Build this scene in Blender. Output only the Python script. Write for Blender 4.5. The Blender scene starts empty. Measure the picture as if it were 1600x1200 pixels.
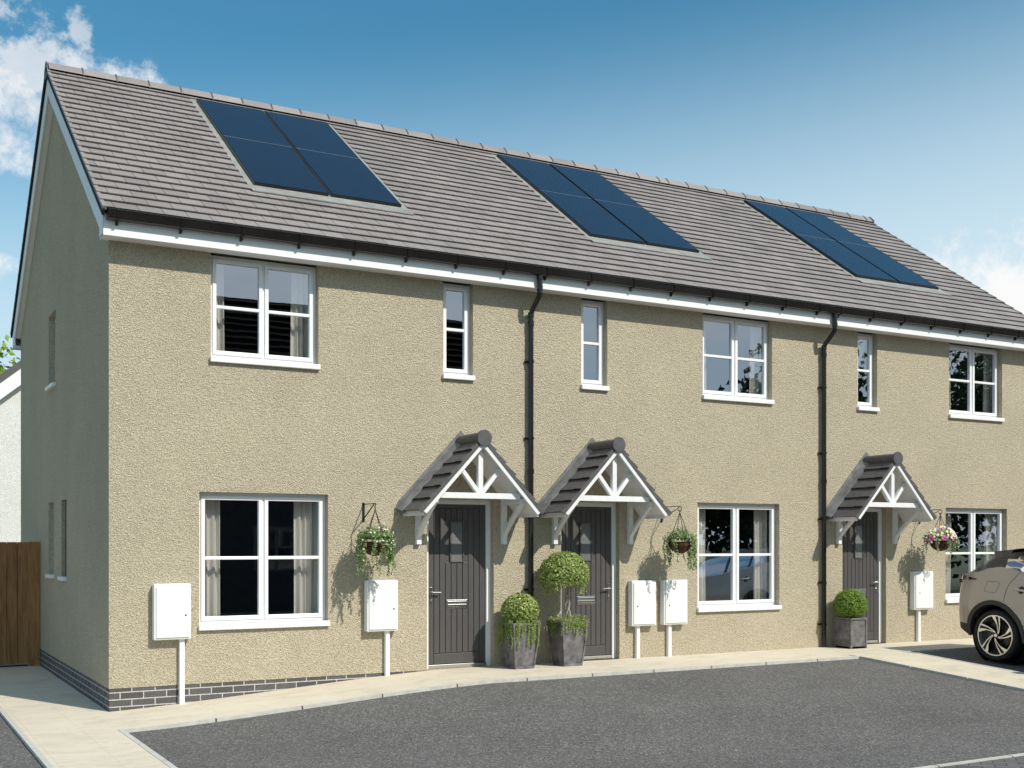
import bpy, math, random
from math import radians as rad, sin, cos, pi, sqrt
from mathutils import Vector, Matrix, noise
random.seed(7)
S = bpy.context.scene
COL = S.collection
# ------------------------------------------------------------------ camera, sky, sun, exposure
cam_d = bpy.data.cameras.new('camera'); cam = bpy.data.objects.new('camera', cam_d); COL.objects.link(cam)
cam.location = (-2.371, -13.195, 1.59)
cam.rotation_euler = (rad(90), 0, math.atan2(.8723, .4889) - rad(90))
cam_d.sensor_width = 36; cam_d.lens = 36 * 1821 / 1600
cam_d.shift_y = 248 / 1600
cam_d.clip_start = .05; cam_d.clip_end = 3000
S.camera = cam
SUN = Vector((.42, -1, 1.03)).normalized()
EL = math.asin(SUN.z); AZ = math.atan2(SUN.x, SUN.y)      # azimuth clockwise from +Y
W = bpy.data.worlds.new('World'); S.world = W; W.use_nodes = True
sd = bpy.data.lights.new('sun', 'SUN'); so = bpy.data.objects.new('sun', sd); COL.objects.link(so)
sd.energy = 4.5; sd.angle = rad(.5); sd.color = (1, .945, .835)
so.rotation_euler = SUN.to_track_quat('Z', 'Y').to_euler(); so.location = (10, -25, 25)
S.view_settings.view_transform = 'Standard'; S.view_settings.look = 'None'
S.view_settings.exposure = 0; S.view_settings.gamma = 1
S.render.resolution_x = 1024; S.render.resolution_y = 768
S.render.engine = 'CYCLES'

def build_world():
    nt = W.node_tree; N = nt.nodes; L = nt.links
    for n in list(N): N.remove(n)
    out = N.new('ShaderNodeOutputWorld'); bg = N.new('ShaderNodeBackground'); bg.inputs[1].default_value = .1
    sky = N.new('ShaderNodeTexSky'); sky.sky_type = 'NISHITA'; sky.sun_disc = False
    sky.sun_elevation = EL; sky.sun_rotation = AZ; sky.altitude = 50; sky.air_density = 1.0; sky.dust_density = .6; sky.ozone_density = 1.6
    tc = N.new('ShaderNodeTexCoord')
    def math_(op, a, b=None, c=None):
        m = N.new('ShaderNodeMath'); m.operation = op
        for i, v in enumerate((a, b, c)):
            if v is None: continue
            if isinstance(v, (int, float)): m.inputs[i].default_value = v
            else: L.new(v, m.inputs[i])
        return m.outputs[0]
    sx = N.new('ShaderNodeSeparateXYZ'); nm = N.new('ShaderNodeVectorMath'); nm.operation = 'NORMALIZE'
    L.new(tc.outputs['Generated'], nm.inputs[0]); L.new(nm.outputs[0], sx.inputs[0])
    az = math_('MULTIPLY', math_('ARCTAN2', sx.outputs[0], sx.outputs[1]), 57.2958)
    el = math_('MULTIPLY', math_('ARCSINE', sx.outputs[2]), 57.2958)
    # fluffy noise in direction space
    def noise_(scale, det, rough=.6, off=(0, 0, 0), sc=(1, 1, 1)):
        mp = N.new('ShaderNodeMapping'); mp.inputs['Location'].default_value = off; mp.inputs['Scale'].default_value = sc
        L.new(nm.outputs[0], mp.inputs[0])
        n = N.new('ShaderNodeTexNoise'); n.inputs['Scale'].default_value = scale; n.inputs['Detail'].default_value = det; n.inputs['Roughness'].default_value = rough
        L.new(mp.outputs[0], n.inputs[0]); return n.outputs[0]
    n1 = noise_(17, 9, .66); n2 = noise_(4, 5, .6, (3, 1, 2), (1, 1, 3))
    clouds = None
    for (a0, e0, ra, re, gain, dens) in CLOUDS:
        dx = math_('DIVIDE', math_('SUBTRACT', az, a0), ra); dy = math_('DIVIDE', math_('SUBTRACT', el, e0), re)
        r = math_('SQRT', math_('ADD', math_('MULTIPLY', dx, dx), math_('MULTIPLY', dy, dy)))
        v = math_('ADD', math_('SUBTRACT', 1.0, r), math_('MULTIPLY', math_('SUBTRACT', n1, .5), gain))
        mr = N.new('ShaderNodeMapRange'); mr.interpolation_type = 'SMOOTHSTEP'
        mr.inputs[1].default_value = 0; mr.inputs[2].default_value = .72; mr.inputs[4].default_value = dens
        L.new(v, mr.inputs[0]); o = mr.outputs[0]
        clouds = o if clouds is None else math_('MAXIMUM', clouds, o)
    dn = N.new('ShaderNodeMapRange'); dn.inputs[1].default_value = .36; dn.inputs[2].default_value = .60; dn.inputs[3].default_value = .72; dn.inputs[4].default_value = 1.0
    L.new(noise_(7, 6, .6, (1, 4, 2)), dn.inputs[0]); clouds = math_('MULTIPLY', clouds, dn.outputs[0])
    # soft cloud added outside the view to whiten ambient light, also seen in panes
    g = N.new('ShaderNodeMapRange'); g.interpolation_type = 'SMOOTHSTEP'; g.inputs[1].default_value = .34; g.inputs[2].default_value = .66; g.inputs[4].default_value = .50
    L.new(n2, g.inputs[0])
    back = N.new('ShaderNodeMapRange'); back.inputs[1].default_value = 42; back.inputs[2].default_value = 95; L.new(math_('ABSOLUTE', math_('SUBTRACT', az, 30)), back.inputs[0])
    clouds = math_('MAXIMUM', clouds, math_('MULTIPLY', g.outputs[0], back.outputs[0]))
    # pale veil toward the horizon, stronger towards the east
    hz = N.new('ShaderNodeMapRange'); hz.interpolation_type = 'SMOOTHSTEP'; hz.inputs[1].default_value = 25; hz.inputs[2].default_value = 8; hz.inputs[4].default_value = 1.0
    L.new(math_('SUBTRACT', el, math_('MULTIPLY', math_('SUBTRACT', az, 30), .12)), hz.inputs[0])
    tint = N.new('ShaderNodeMix'); tint.data_type = 'RGBA'; tint.blend_type = 'MULTIPLY'; tint.inputs[0].default_value = 1
    L.new(sky.outputs[0], tint.inputs[6]); tint.inputs[7].default_value = SKY_TINT
    m1 = N.new('ShaderNodeMix'); m1.data_type = 'RGBA'; L.new(hz.outputs[0], m1.inputs[0]); L.new(tint.outputs[2], m1.inputs[6]); m1.inputs[7].default_value = (6.3, 8.0, 9.0, 1)
    m2 = N.new('ShaderNodeMix'); m2.data_type = 'RGBA'; L.new(clouds, m2.inputs[0]); L.new(m1.outputs[2], m2.inputs[6]); m2.inputs[7].default_value = (9.9, 9.8, 9.7, 1)
    L.new(m2.outputs[2], bg.inputs[0]); L.new(bg.outputs[0], out.inputs[0])
SKY_TINT = (.56, 1.24, 1.28, 1)
# direction-space cloud banks: azimuth, elevation, radii (degrees), raggedness, density
CLOUDS = [(4.2, 18.9, 4.7, 3.5, 2.6, 1), (6.6, 20.6, 2.9, 2.0, 6.0, .72), (11.0, 20.2, 3.0, 1.7, 4.0, .95), (8.6, 20.8, 1.5, 1.2, 4.5, .85), (9.2, 22.3, .8, 1.2, 6.5, .6),
          (4.2, 12.0, 2.2, 1.6, 4, .9), (52.5, 11.0, 7.5, 2.8, 3, .95), (47, 12.9, 4, .5, 3.5, .35), (16.4, 25.2, 1.2, .5, 4.5, .3)]
build_world()

# ------------------------------------------------------------------ material helpers
MATS = {}
def new_mat(name):
    m = bpy.data.materials.new(name); m.use_nodes = True
    nt = m.node_tree; b = nt.nodes['Principled BSDF']
    return m, nt, b
def node(nt, t, **kw):
    n = nt.nodes.new(t)
    for k, v in kw.items(): setattr(n, k, v)
    return n
def ramp(nt, fac, stops):
    r = node(nt, 'ShaderNodeValToRGB'); nt.links.new(fac, r.inputs[0])
    e = r.color_ramp.elements
    while len(e) < len(stops): e.new(.5)
    for i, (p, c) in enumerate(stops): e[i].position = p; e[i].color = (*c, 1)
    return r.outputs[0]
def objco(nt, scale=(1, 1, 1)):
    g = node(nt, 'ShaderNodeNewGeometry')
    mp = node(nt, 'ShaderNodeMapping'); mp.inputs['Scale'].default_value = scale
    nt.links.new(g.outputs['Position'], mp.inputs[0]); return mp.outputs[0]
def tex_noise(nt, vec, scale, det=4, rough=.55, dist=0):
    n = node(nt, 'ShaderNodeTexNoise'); n.inputs['Scale'].default_value = scale; n.inputs['Detail'].default_value = det
    n.inputs['Roughness'].default_value = rough; n.inputs['Distortion'].default_value = dist
    nt.links.new(vec, n.inputs[0]); return n.outputs[0]
def mix(nt, a, b, fac, mode='MIX'):
    m = node(nt, 'ShaderNodeMix', data_type='RGBA', blend_type=mode)
    for i, v in ((0, fac), (6, a), (7, b)):
        if isinstance(v, (int, float)): m.inputs[i].default_value = v
        elif isinstance(v, tuple): m.inputs[i].default_value = (*v, 1) if len(v) == 3 else v
        else: nt.links.new(v, m.inputs[i])
    return m.outputs[2]
def bump(nt, b, h, strength, dist):
    n = node(nt, 'ShaderNodeBump'); n.inputs['Strength'].default_value = strength; n.inputs['Distance'].default_value = dist
    nt.links.new(h, n.inputs['Height']); nt.links.new(n.outputs[0], b.inputs['Normal']); return n
def simple(name, col, rough=.5, metal=0, var=.08, vscale=6, coat=0, bmp=None, spec=.5):
    m, nt, b = new_mat(name)
    v = objco(nt); f = tex_noise(nt, v, vscale, 5)
    lo = tuple(c * (1 - var) for c in col); hi = tuple(min(1, c * (1 + var)) for c in col)
    nt.links.new(ramp(nt, f, [(.3, lo), (.7, hi)]), b.inputs['Base Color'])
    b.inputs['Roughness'].default_value = rough; b.inputs['Metallic'].default_value = metal
    b.inputs['Coat Weight'].default_value = coat; b.inputs['Coat Roughness'].default_value = .05
    b.inputs['Specular IOR Level'].default_value = spec
    if bmp: bump(nt, b, tex_noise(nt, v, bmp[0], 4), bmp[1], bmp[2])
    MATS[name] = m; return m
def mat_render(name, c0, c1):
    m, nt, b = new_mat(name)
    v = objco(nt)
    warp = tex_noise(nt, v, 46, 3, .6, 1.4)
    vo = node(nt, 'ShaderNodeTexVoronoi', feature='SMOOTH_F1'); vo.inputs['Scale'].default_value = 74; vo.inputs['Smoothness'].default_value = .6
    add = node(nt, 'ShaderNodeMix', data_type='RGBA', blend_type='ADD'); add.inputs[0].default_value = .03
    nt.links.new(v, add.inputs[6]); nn = node(nt, 'ShaderNodeTexNoise'); nn.inputs['Scale'].default_value = 18; nt.links.new(v, nn.inputs[0]); nt.links.new(nn.outputs[1], add.inputs[7])
    nt.links.new(add.outputs[2], vo.inputs[0])
    h = mix(nt, warp, vo.outputs[0], .45)
    big = tex_noise(nt, v, .9, 4, .6)
    fine = tex_noise(nt, v, 70, 2)
    base = ramp(nt, big, [(.3, c0), (.7, c1)])
    grain = ramp(nt, fine, [(.30, (.86, .855, .84)), (.5, (1, 1, 1)), (.70, (1.10, 1.10, 1.10))])
    pits = ramp(nt, h, [(.34, (.68, .67, .64)), (.47, (1, 1, 1)), (.62, (1.12, 1.12, 1.12))])  # dirt in hollows plus relief shade put into the colour, backing up the bump
    col = mix(nt, mix(nt, base, grain, 1, 'MULTIPLY'), pits, 1, 'MULTIPLY')
    nt.links.new(col, b.inputs['Base Color']); b.inputs['Roughness'].default_value = .92; b.inputs['Specular IOR Level'].default_value = .2
    bump(nt, b, h, 1.0, .025)
    MATS[name] = m; return m
mat_render('cream_render', (.462, .405, .305), (.52, .456, .342))
mat_render('white_render', (.74, .73, .71), (.80, .79, .77))
simple('upvc', (.80, .80, .82), .28, var=.015, spec=.5)
simple('upvc_door_frame', (.80, .80, .82), .3, var=.015)
simple('sill_white', (.80, .80, .79), .45, var=.04, vscale=9)
simple('fascia_white', (.80, .80, .81), .5, var=.03, vscale=3, spec=.2)
simple('timber_white', (.76, .76, .77), .5, var=.05, vscale=14, bmp=(60, .15, .002))
simple('gutter_black', (.014, .012, .012), .17, var=.2, vscale=3)
simple('canopy_tile', (.085, .080, .086), .55, var=.25, vscale=16, bmp=(70, .3, .003))
simple('lead', (.17, .17, .175), .5, metal=.1, var=.35, vscale=7, bmp=(9, .3, .01))
simple('flashing_metal', (.36, .355, .33), .5, metal=.3, var=.2, vscale=5)
simple('meter_white', (.82, .82, .81), .32, var=.025, vscale=5)
simple('iron', (.02, .018, .017), .5, metal=.5, var=.3, vscale=30)
simple('chrome', (.62, .61, .60), .22, metal=1, var=.05)
simple('coir', (.09, .035, .018), .95, var=.6, vscale=60, bmp=(120, .8, .01))
simple('soil', (.03, .022, .015), 1, var=.4, vscale=40)
simple('planter_lead', (.15, .142, .148), .62, metal=.1, var=.45, vscale=11, bmp=(35, .35, .004))
simple('trunk', (.36, .31, .26), .85, var=.3, vscale=40, bmp=(60, .6, .006))
simple('bark', (.11, .085, .06), .95, var=.4, vscale=12, bmp=(20, .8, .03))
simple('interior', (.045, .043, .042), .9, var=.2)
simple('dark_joint', (.03, .03, .03), .9)
simple('rubber', (.012, .012, .013), .75, var=.2, vscale=30)
simple('cladding', (.035, .032, .030), .6, var=.15, vscale=30)
simple('car_roof', (.020, .020, .021), .16, coat=.8, var=.1)
simple('rim_silver', (.82, .79, .75), .3, metal=.8, var=.05)
simple('rim_dark', (.015, .015, .016), .4, metal=.4)
simple('disc_brake', (.06, .06, .065), .4, metal=.8)
simple('tail_red', (.14, .035, .025), .15, coat=1)
simple('head_glass', (.5, .52, .55), .1, coat=1)
simple('verge_black', (.018, .018, .022), .75, var=.2, spec=.15)
simple('black_hole', (.006, .006, .006), .9)
simple('petal_pink', (.62, .12, .34), .7, var=.3, vscale=30)
simple('petal_pale', (.78, .68, .78), .7, var=.1, vscale=30)
simple('petal_yellow', (.72, .68, .16), .7, var=.1, vscale=30)
simple('petal_white', (.72, .78, .62), .7, var=.1, vscale=30)
simple('facing_brick_dark', (.035, .028, .026), .9, var=.4, vscale=9)
simple('ground_far', (.10, .12, .06), 1, var=.4, vscale=.3)

def mat_tiles(name, c0, c1, rough=.62):
    m, nt, b = new_mat(name)
    a = node(nt, 'ShaderNodeAttribute', attribute_name='tint')
    v = objco(nt)
    c = ramp(nt, a.outputs['Fac'], [(0, c0), (1, c1)])
    g = ramp(nt, tex_noise(nt, v, 38, 5, .7), [(.3, (.84, .84, .84)), (.7, (1.12, 1.12, 1.12))])
    st = ramp(nt, tex_noise(nt, v, 1.3, 5, .6), [(.35, (.86, .86, .85)), (.7, (1.06, 1.05, 1.05))])
    nt.links.new(mix(nt, mix(nt, c, g, 1, 'MULTIPLY'), st, 1, 'MULTIPLY'), b.inputs['Base Color'])
    b.inputs['Roughness'].default_value = rough
    bump(nt, b, tex_noise(nt, v, 90, 3), .35, .003); b.inputs['Specular IOR Level'].default_value = .25; MATS[name] = m
mat_tiles('roof_tile', (.235, .213, .210), (.325, .297, .293), .6)
mat_tiles('dark_roof_tile', (.006, .005, .005), (.010, .008, .008), .95); MATS['dark_roof_tile'].node_tree.nodes['Principled BSDF'].inputs['Specular IOR Level'].default_value = .02

def mat_brick():
    m, nt, b = new_mat('plinth_brick')
    g = node(nt, 'ShaderNodeNewGeometry'); sx = node(nt, 'ShaderNodeSeparateXYZ'); nt.links.new(g.outputs['Position'], sx.inputs[0])
    ad = node(nt, 'ShaderNodeMath', operation='ADD'); nt.links.new(sx.outputs[0], ad.inputs[0]); nt.links.new(sx.outputs[1], ad.inputs[1])
    zz = node(nt, 'ShaderNodeMath', operation='ADD'); nt.links.new(sx.outputs[2], zz.inputs[0]); zz.inputs[1].default_value = .9 + .005
    cb = node(nt, 'ShaderNodeCombineXYZ'); nt.links.new(ad.outputs[0], cb.inputs[0]); nt.links.new(zz.outputs[0], cb.inputs[1])
    br = node(nt, 'ShaderNodeTexBrick'); nt.links.new(cb.outputs[0], br.inputs[0])
    br.inputs['Scale'].default_value = 1; br.inputs['Brick Width'].default_value = .25; br.inputs['Row Height'].default_value = .078
    br.inputs['Mortar Size'].default_value = .0055; br.inputs['Mortar Smooth'].default_value = .1; br.inputs['Bias'].default_value = 0
    br.inputs['Color1'].default_value = (.070, .064, .068, 1); br.inputs['Color2'].default_value = (.105, .098, .102, 1); br.inputs['Mortar'].default_value = (.50, .48, .45, 1)
    gr = ramp(nt, tex_noise(nt, objco(nt), 60, 4), [(.3, (.75, .75, .75)), (.7, (1.2, 1.2, 1.2))])
    nt.links.new(mix(nt, br.outputs[0], gr, 1, 'MULTIPLY'), b.inputs['Base Color']); b.inputs['Roughness'].default_value = .8
    bump(nt, b, br.outputs[1], -.6, .006); MATS['plinth_brick'] = m
mat_brick()
def mat_asphalt():
    m, nt, b = new_mat('asphalt'); v = objco(nt)
    big = ramp(nt, tex_noise(nt, v, .55, 7, .68), [(.3, (.108, .104, .103)), (.7, (.145, .140, .138))])
    vo = node(nt, 'ShaderNodeTexVoronoi'); vo.inputs['Scale'].default_value = 75; nt.links.new(v, vo.inputs[0])
    sp = ramp(nt, vo.outputs['Color'], [(.0, (.5, .5, .5)), (.5, (.9, .9, .9)), (.75, (1.3, 1.28, 1.26)), (.95, (2.5, 2.45, 2.3))])
    sp2 = ramp(nt, tex_noise(nt, v, 45, 4, .7), [(.3, (.75, .75, .75)), (.7, (1.25, 1.25, 1.25))])
    nt.links.new(mix(nt, mix(nt, big, sp, 1, 'MULTIPLY'), sp2, 1, 'MULTIPLY'), b.inputs['Base Color'])
    b.inputs['Roughness'].default_value = .9; b.inputs['Specular IOR Level'].default_value = .3
    bump(nt, b, vo.outputs[0], .7, .006); MATS['asphalt'] = m
mat_asphalt()
def mat_paving():
    m, nt, b = new_mat('paving'); v = objco(nt)
    c = ramp(nt, tex_noise(nt, objco(nt, (1, 1.8, 1)), 1.8, 6, .65, .6), [(.28, (.54, .47, .37)), (.5, (.635, .565, .455)), (.75, (.675, .61, .50))])
    g = ramp(nt, tex_noise(nt, v, 55, 5, .7), [(.3, (.93, .93, .93)), (.7, (1.05, 1.05, 1.05))])
    st = ramp(nt, tex_noise(nt, objco(nt, (1, 2.6, 1)), 5.5, 5, .6, 1.2), [(.30, (.88, .85, .80)), (.45, (1, 1, 1))])
    br = node(nt, 'ShaderNodeTexBrick'); nt.links.new(v, br.inputs[0]); br.offset = 0
    br.inputs['Scale'].default_value = 1; br.inputs['Brick Width'].default_value = .465; br.inputs['Row Height'].default_value = .9
    br.inputs['Mortar Size'].default_value = .003; br.inputs['Mortar Smooth'].default_value = .4
    for k in ('Color1', 'Color2'): br.inputs[k].default_value = (1, 1, 1, 1)
    br.inputs['Mortar'].default_value = (.84, .82, .78, 1)
    o = mix(nt, mix(nt, mix(nt, c, g, 1, 'MULTIPLY'), st, 1, 'MULTIPLY'), br.outputs[0], 1, 'MULTIPLY')
    nt.links.new(o, b.inputs['Base Color']); b.inputs['Roughness'].default_value = .85
    bump(nt, b, tex_noise(nt, v, 40, 5, .6), .25, .004); MATS['paving'] = m
mat_paving()
simple('kerb_concrete', (.50, .485, .45), .85, var=.14, vscale=12, bmp=(80, .3, .003))

def mat_blocks():
    m, nt, b = new_mat('paving_blocks'); v = objco(nt)
    mp = node(nt, 'ShaderNodeMapping'); mp.inputs['Rotation'].default_value = (0, 0, rad(47)); nt.links.new(v, mp.inputs[0])
    br = node(nt, 'ShaderNodeTexBrick'); nt.links.new(mp.outputs[0], br.inputs[0]); br.inputs['Scale'].default_value = 1
    br.inputs['Brick Width'].default_value = .2; br.inputs['Row Height'].default_value = .1; br.inputs['Mortar Size'].default_value = .004
    br.inputs['Color1'].default_value = (.085, .080, .082, 1); br.inputs['Color2'].default_value = (.15, .143, .143, 1); br.inputs['Mortar'].default_value = (.02, .018, .016, 1)
    gr = ramp(nt, tex_noise(nt, v, 70, 4, .7), [(.3, (.75, .75, .75)), (.7, (1.25, 1.25, 1.25))])
    nt.links.new(mix(nt, br.outputs[0], gr, 1, 'MULTIPLY'), b.inputs['Base Color']); b.inputs['Roughness'].default_value = .9
    bump(nt, b, br.outputs[1], -.7, .008); MATS['paving_blocks'] = m
mat_blocks()
def mat_glass():
    m, nt, b = new_mat('window_glass'); nt.nodes.remove(b)
    out = nt.nodes['Material Output']
    tr = node(nt, 'ShaderNodeBsdfTransparent'); tr.inputs[0].default_value = (.98, .985, .985, 1)
    gl = node(nt, 'ShaderNodeBsdfGlossy'); gl.inputs['Roughness'].default_value = .0; gl.inputs[0].default_value = (.86, .9, 1, 1)
    g = node(nt, 'ShaderNodeNewGeometry'); dt = node(nt, 'ShaderNodeVectorMath', operation='DOT_PRODUCT')
    nt.links.new(g.outputs['Incoming'], dt.inputs[0]); nt.links.new(g.outputs['True Normal'], dt.inputs[1])
    ab = node(nt, 'ShaderNodeMath', operation='ABSOLUTE'); nt.links.new(dt.outputs['Value'], ab.inputs[0])
    om = node(nt, 'ShaderNodeMath', operation='SUBTRACT'); om.inputs[0].default_value = 1; nt.links.new(ab.outputs[0], om.inputs[1])
    pw = node(nt, 'ShaderNodeMath', operation='POWER'); pw.inputs[1].default_value = 4; nt.links.new(om.outputs[0], pw.inputs[0])
    mr = node(nt, 'ShaderNodeMapRange'); mr.inputs[3].default_value = .38; mr.inputs[4].default_value = 1.0; nt.links.new(pw.outputs[0], mr.inputs[0])
    mx = node(nt, 'ShaderNodeMixShader'); nt.links.new(mr.outputs[0], mx.inputs[0]); nt.links.new(tr.outputs[0], mx.inputs[1]); nt.links.new(gl.outputs[0], mx.inputs[2])
    v = objco(nt); n = node(nt, 'ShaderNodeBump'); n.inputs['Strength'].default_value = .03; n.inputs['Distance'].default_value = .01
    nt.links.new(tex_noise(nt, v, 2.2, 2), n.inputs['Height']); nt.links.new(n.outputs[0], gl.inputs['Normal'])
    nt.links.new(mx.outputs[0], out.inputs[0]); MATS['window_glass'] = m
mat_glass()
simple('obscure_glass', (.17, .17, .175), .25, var=.12, vscale=20, coat=.6)
simple('dark_pane', (.012, .014, .014), .05, coat=1)
def mat_carglass():
    m, nt, b = new_mat('car_glass'); nt.nodes.remove(b)
    tr = node(nt, 'ShaderNodeBsdfTransparent'); tr.inputs[0].default_value = (.50, .52, .50, 1)
    gl = node(nt, 'ShaderNodeBsdfGlossy'); gl.inputs['Roughness'].default_value = .02
    lw = node(nt, 'ShaderNodeLayerWeight'); lw.inputs[0].default_value = .35
    mx = node(nt, 'ShaderNodeMixShader'); nt.links.new(lw.outputs['Fresnel'], mx.inputs[0]); nt.links.new(tr.outputs[0], mx.inputs[1]); nt.links.new(gl.outputs[0], mx.inputs[2])
    nt.links.new(mx.outputs[0], nt.nodes['Material Output'].inputs[0]); MATS['car_glass'] = m
mat_carglass()

def mat_curtain():
    m, nt, b = new_mat('curtain_cloth'); v = objco(nt, (1, 1, .2))
    nt.links.new(ramp(nt, tex_noise(nt, v, 60, 3), [(.3, (.80, .765, .70)), (.7, (.88, .85, .79))]), b.inputs['Base Color'])
    b.inputs['Roughness'].default_value = .95; MATS['curtain_cloth'] = m
mat_curtain()
def mat_solar():
    m, nt, b = new_mat('solar_glass')
    g = node(nt, 'ShaderNodeNewGeometry'); sx = node(nt, 'ShaderNodeSeparateXYZ'); nt.links.new(g.outputs['Position'], sx.inputs[0])
    a = node(nt, 'ShaderNodeMath', operation='MULTIPLY'); a.inputs[1].default_value = 2 * pi / .0327; nt.links.new(sx.outputs[0], a.inputs[0])
    s = node(nt, 'ShaderNodeMath', operation='SINE'); nt.links.new(a.outputs[0], s.inputs[0])
    c = ramp(nt, s.outputs[0], [(.0, (.004, .009, .024)), (.7, (.006, .013, .034)), (.98, (.05, .065, .09))])
    nt.links.new(c, b.inputs['Base Color']); b.inputs['Roughness'].default_value = .2; b.inputs['Specular IOR Level'].default_value = .3; b.inputs['Coat Weight'].default_value = .2; b.inputs['Coat Roughness'].default_value = .08
    MATS['solar_glass'] = m
mat_solar()
simple('solar_frame', (.008, .008, .01), .3)
simple('busbar', (.25, .27, .30), .35, metal=.6)
def mat_door():
    m, nt, b = new_mat('door_charcoal')
    v = objco(nt, (14, 14, 1)); f = tex_noise(nt, v, 9, 5, .6, .4)
    nt.links.new(ramp(nt, f, [(.3, (.066, .061, .062)), (.7, (.086, .080, .081))]), b.inputs['Base Color'])
    b.inputs['Roughness'].default_value = .5; bump(nt, b, f, .25, .002); MATS['door_charcoal'] = m
mat_door()
def mat_wood():
    m, nt, b = new_mat('gate_timber')
    v = objco(nt, (1, 1, .12)); f = tex_noise(nt, v, 14, 6, .65, 1.2)
    a = node(nt, 'ShaderNodeAttribute', attribute_name='tint')
    c = ramp(nt, f, [(.25, (.15, .065, .022)), (.5, (.34, .160, .055)), (.75, (.50, .26, .10))])
    t = ramp(nt, a.outputs['Fac'], [(0, (.75, .75, .75)), (1, (1.2, 1.15, 1.1))])
    nt.links.new(mix(nt, c, t, 1, 'MULTIPLY'), b.inputs['Base Color']); b.inputs['Roughness'].default_value = .75
    bump(nt, b, f, .4, .004); MATS['gate_timber'] = m
mat_wood()
def mat_leaf(name, c0, c1, c2, trans=.35):
    m, nt, b = new_mat(name)
    a = node(nt, 'ShaderNodeAttribute', attribute_name='tint')
    c = ramp(nt, a.outputs['Fac'], [(0, c0), (.5, c1), (1, c2)])
    nt.links.new(c, b.inputs['Base Color']); b.inputs['Roughness'].default_value = .55; b.inputs['Specular IOR Level'].default_value = .4
    tl = node(nt, 'ShaderNodeBsdfTranslucent'); nt.links.new(c, tl.inputs[0])
    mx = node(nt, 'ShaderNodeMixShader'); mx.inputs[0].default_value = trans
    nt.links.new(b.outputs[0], mx.inputs[1]); nt.links.new(tl.outputs[0], mx.inputs[2]); nt.links.new(mx.outputs[0], nt.nodes['Material Output'].inputs[0])
    MATS[name] = m
mat_leaf('leaf_box', (.12, .18, .04), (.36, .44, .12), (.74, .80, .36))
mat_leaf('leaf_trail', (.14, .21, .04), (.30, .38, .09), (.48, .54, .18))
mat_leaf('leaf_basket', (.05, .11, .03), (.21, .33, .10), (.82, .86, .60))
mat_leaf('leaf_tree', (.08, .15, .02), (.22, .36, .04), (.45, .60, .10))
mat_leaf('leaf_dark', (.010, .02, .006), (.022, .04, .010), (.05, .08, .02))
def mat_carpaint():
    m, nt, b = new_mat('car_paint')
    v = objco(nt); f = tex_noise(nt, v, 900, 1)
    nt.links.new(ramp(nt, f, [(.3, (.50, .43, .37)), (.7, (.56, .485, .42))]), b.inputs['Base Color'])
    b.inputs['Metallic'].default_value = .35; b.inputs['Roughness'].default_value = .38; b.inputs['Coat Weight'].default_value = .9; b.inputs['Coat Roughness'].default_value = .04
    MATS['car_paint'] = m
mat_carpaint()

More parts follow.
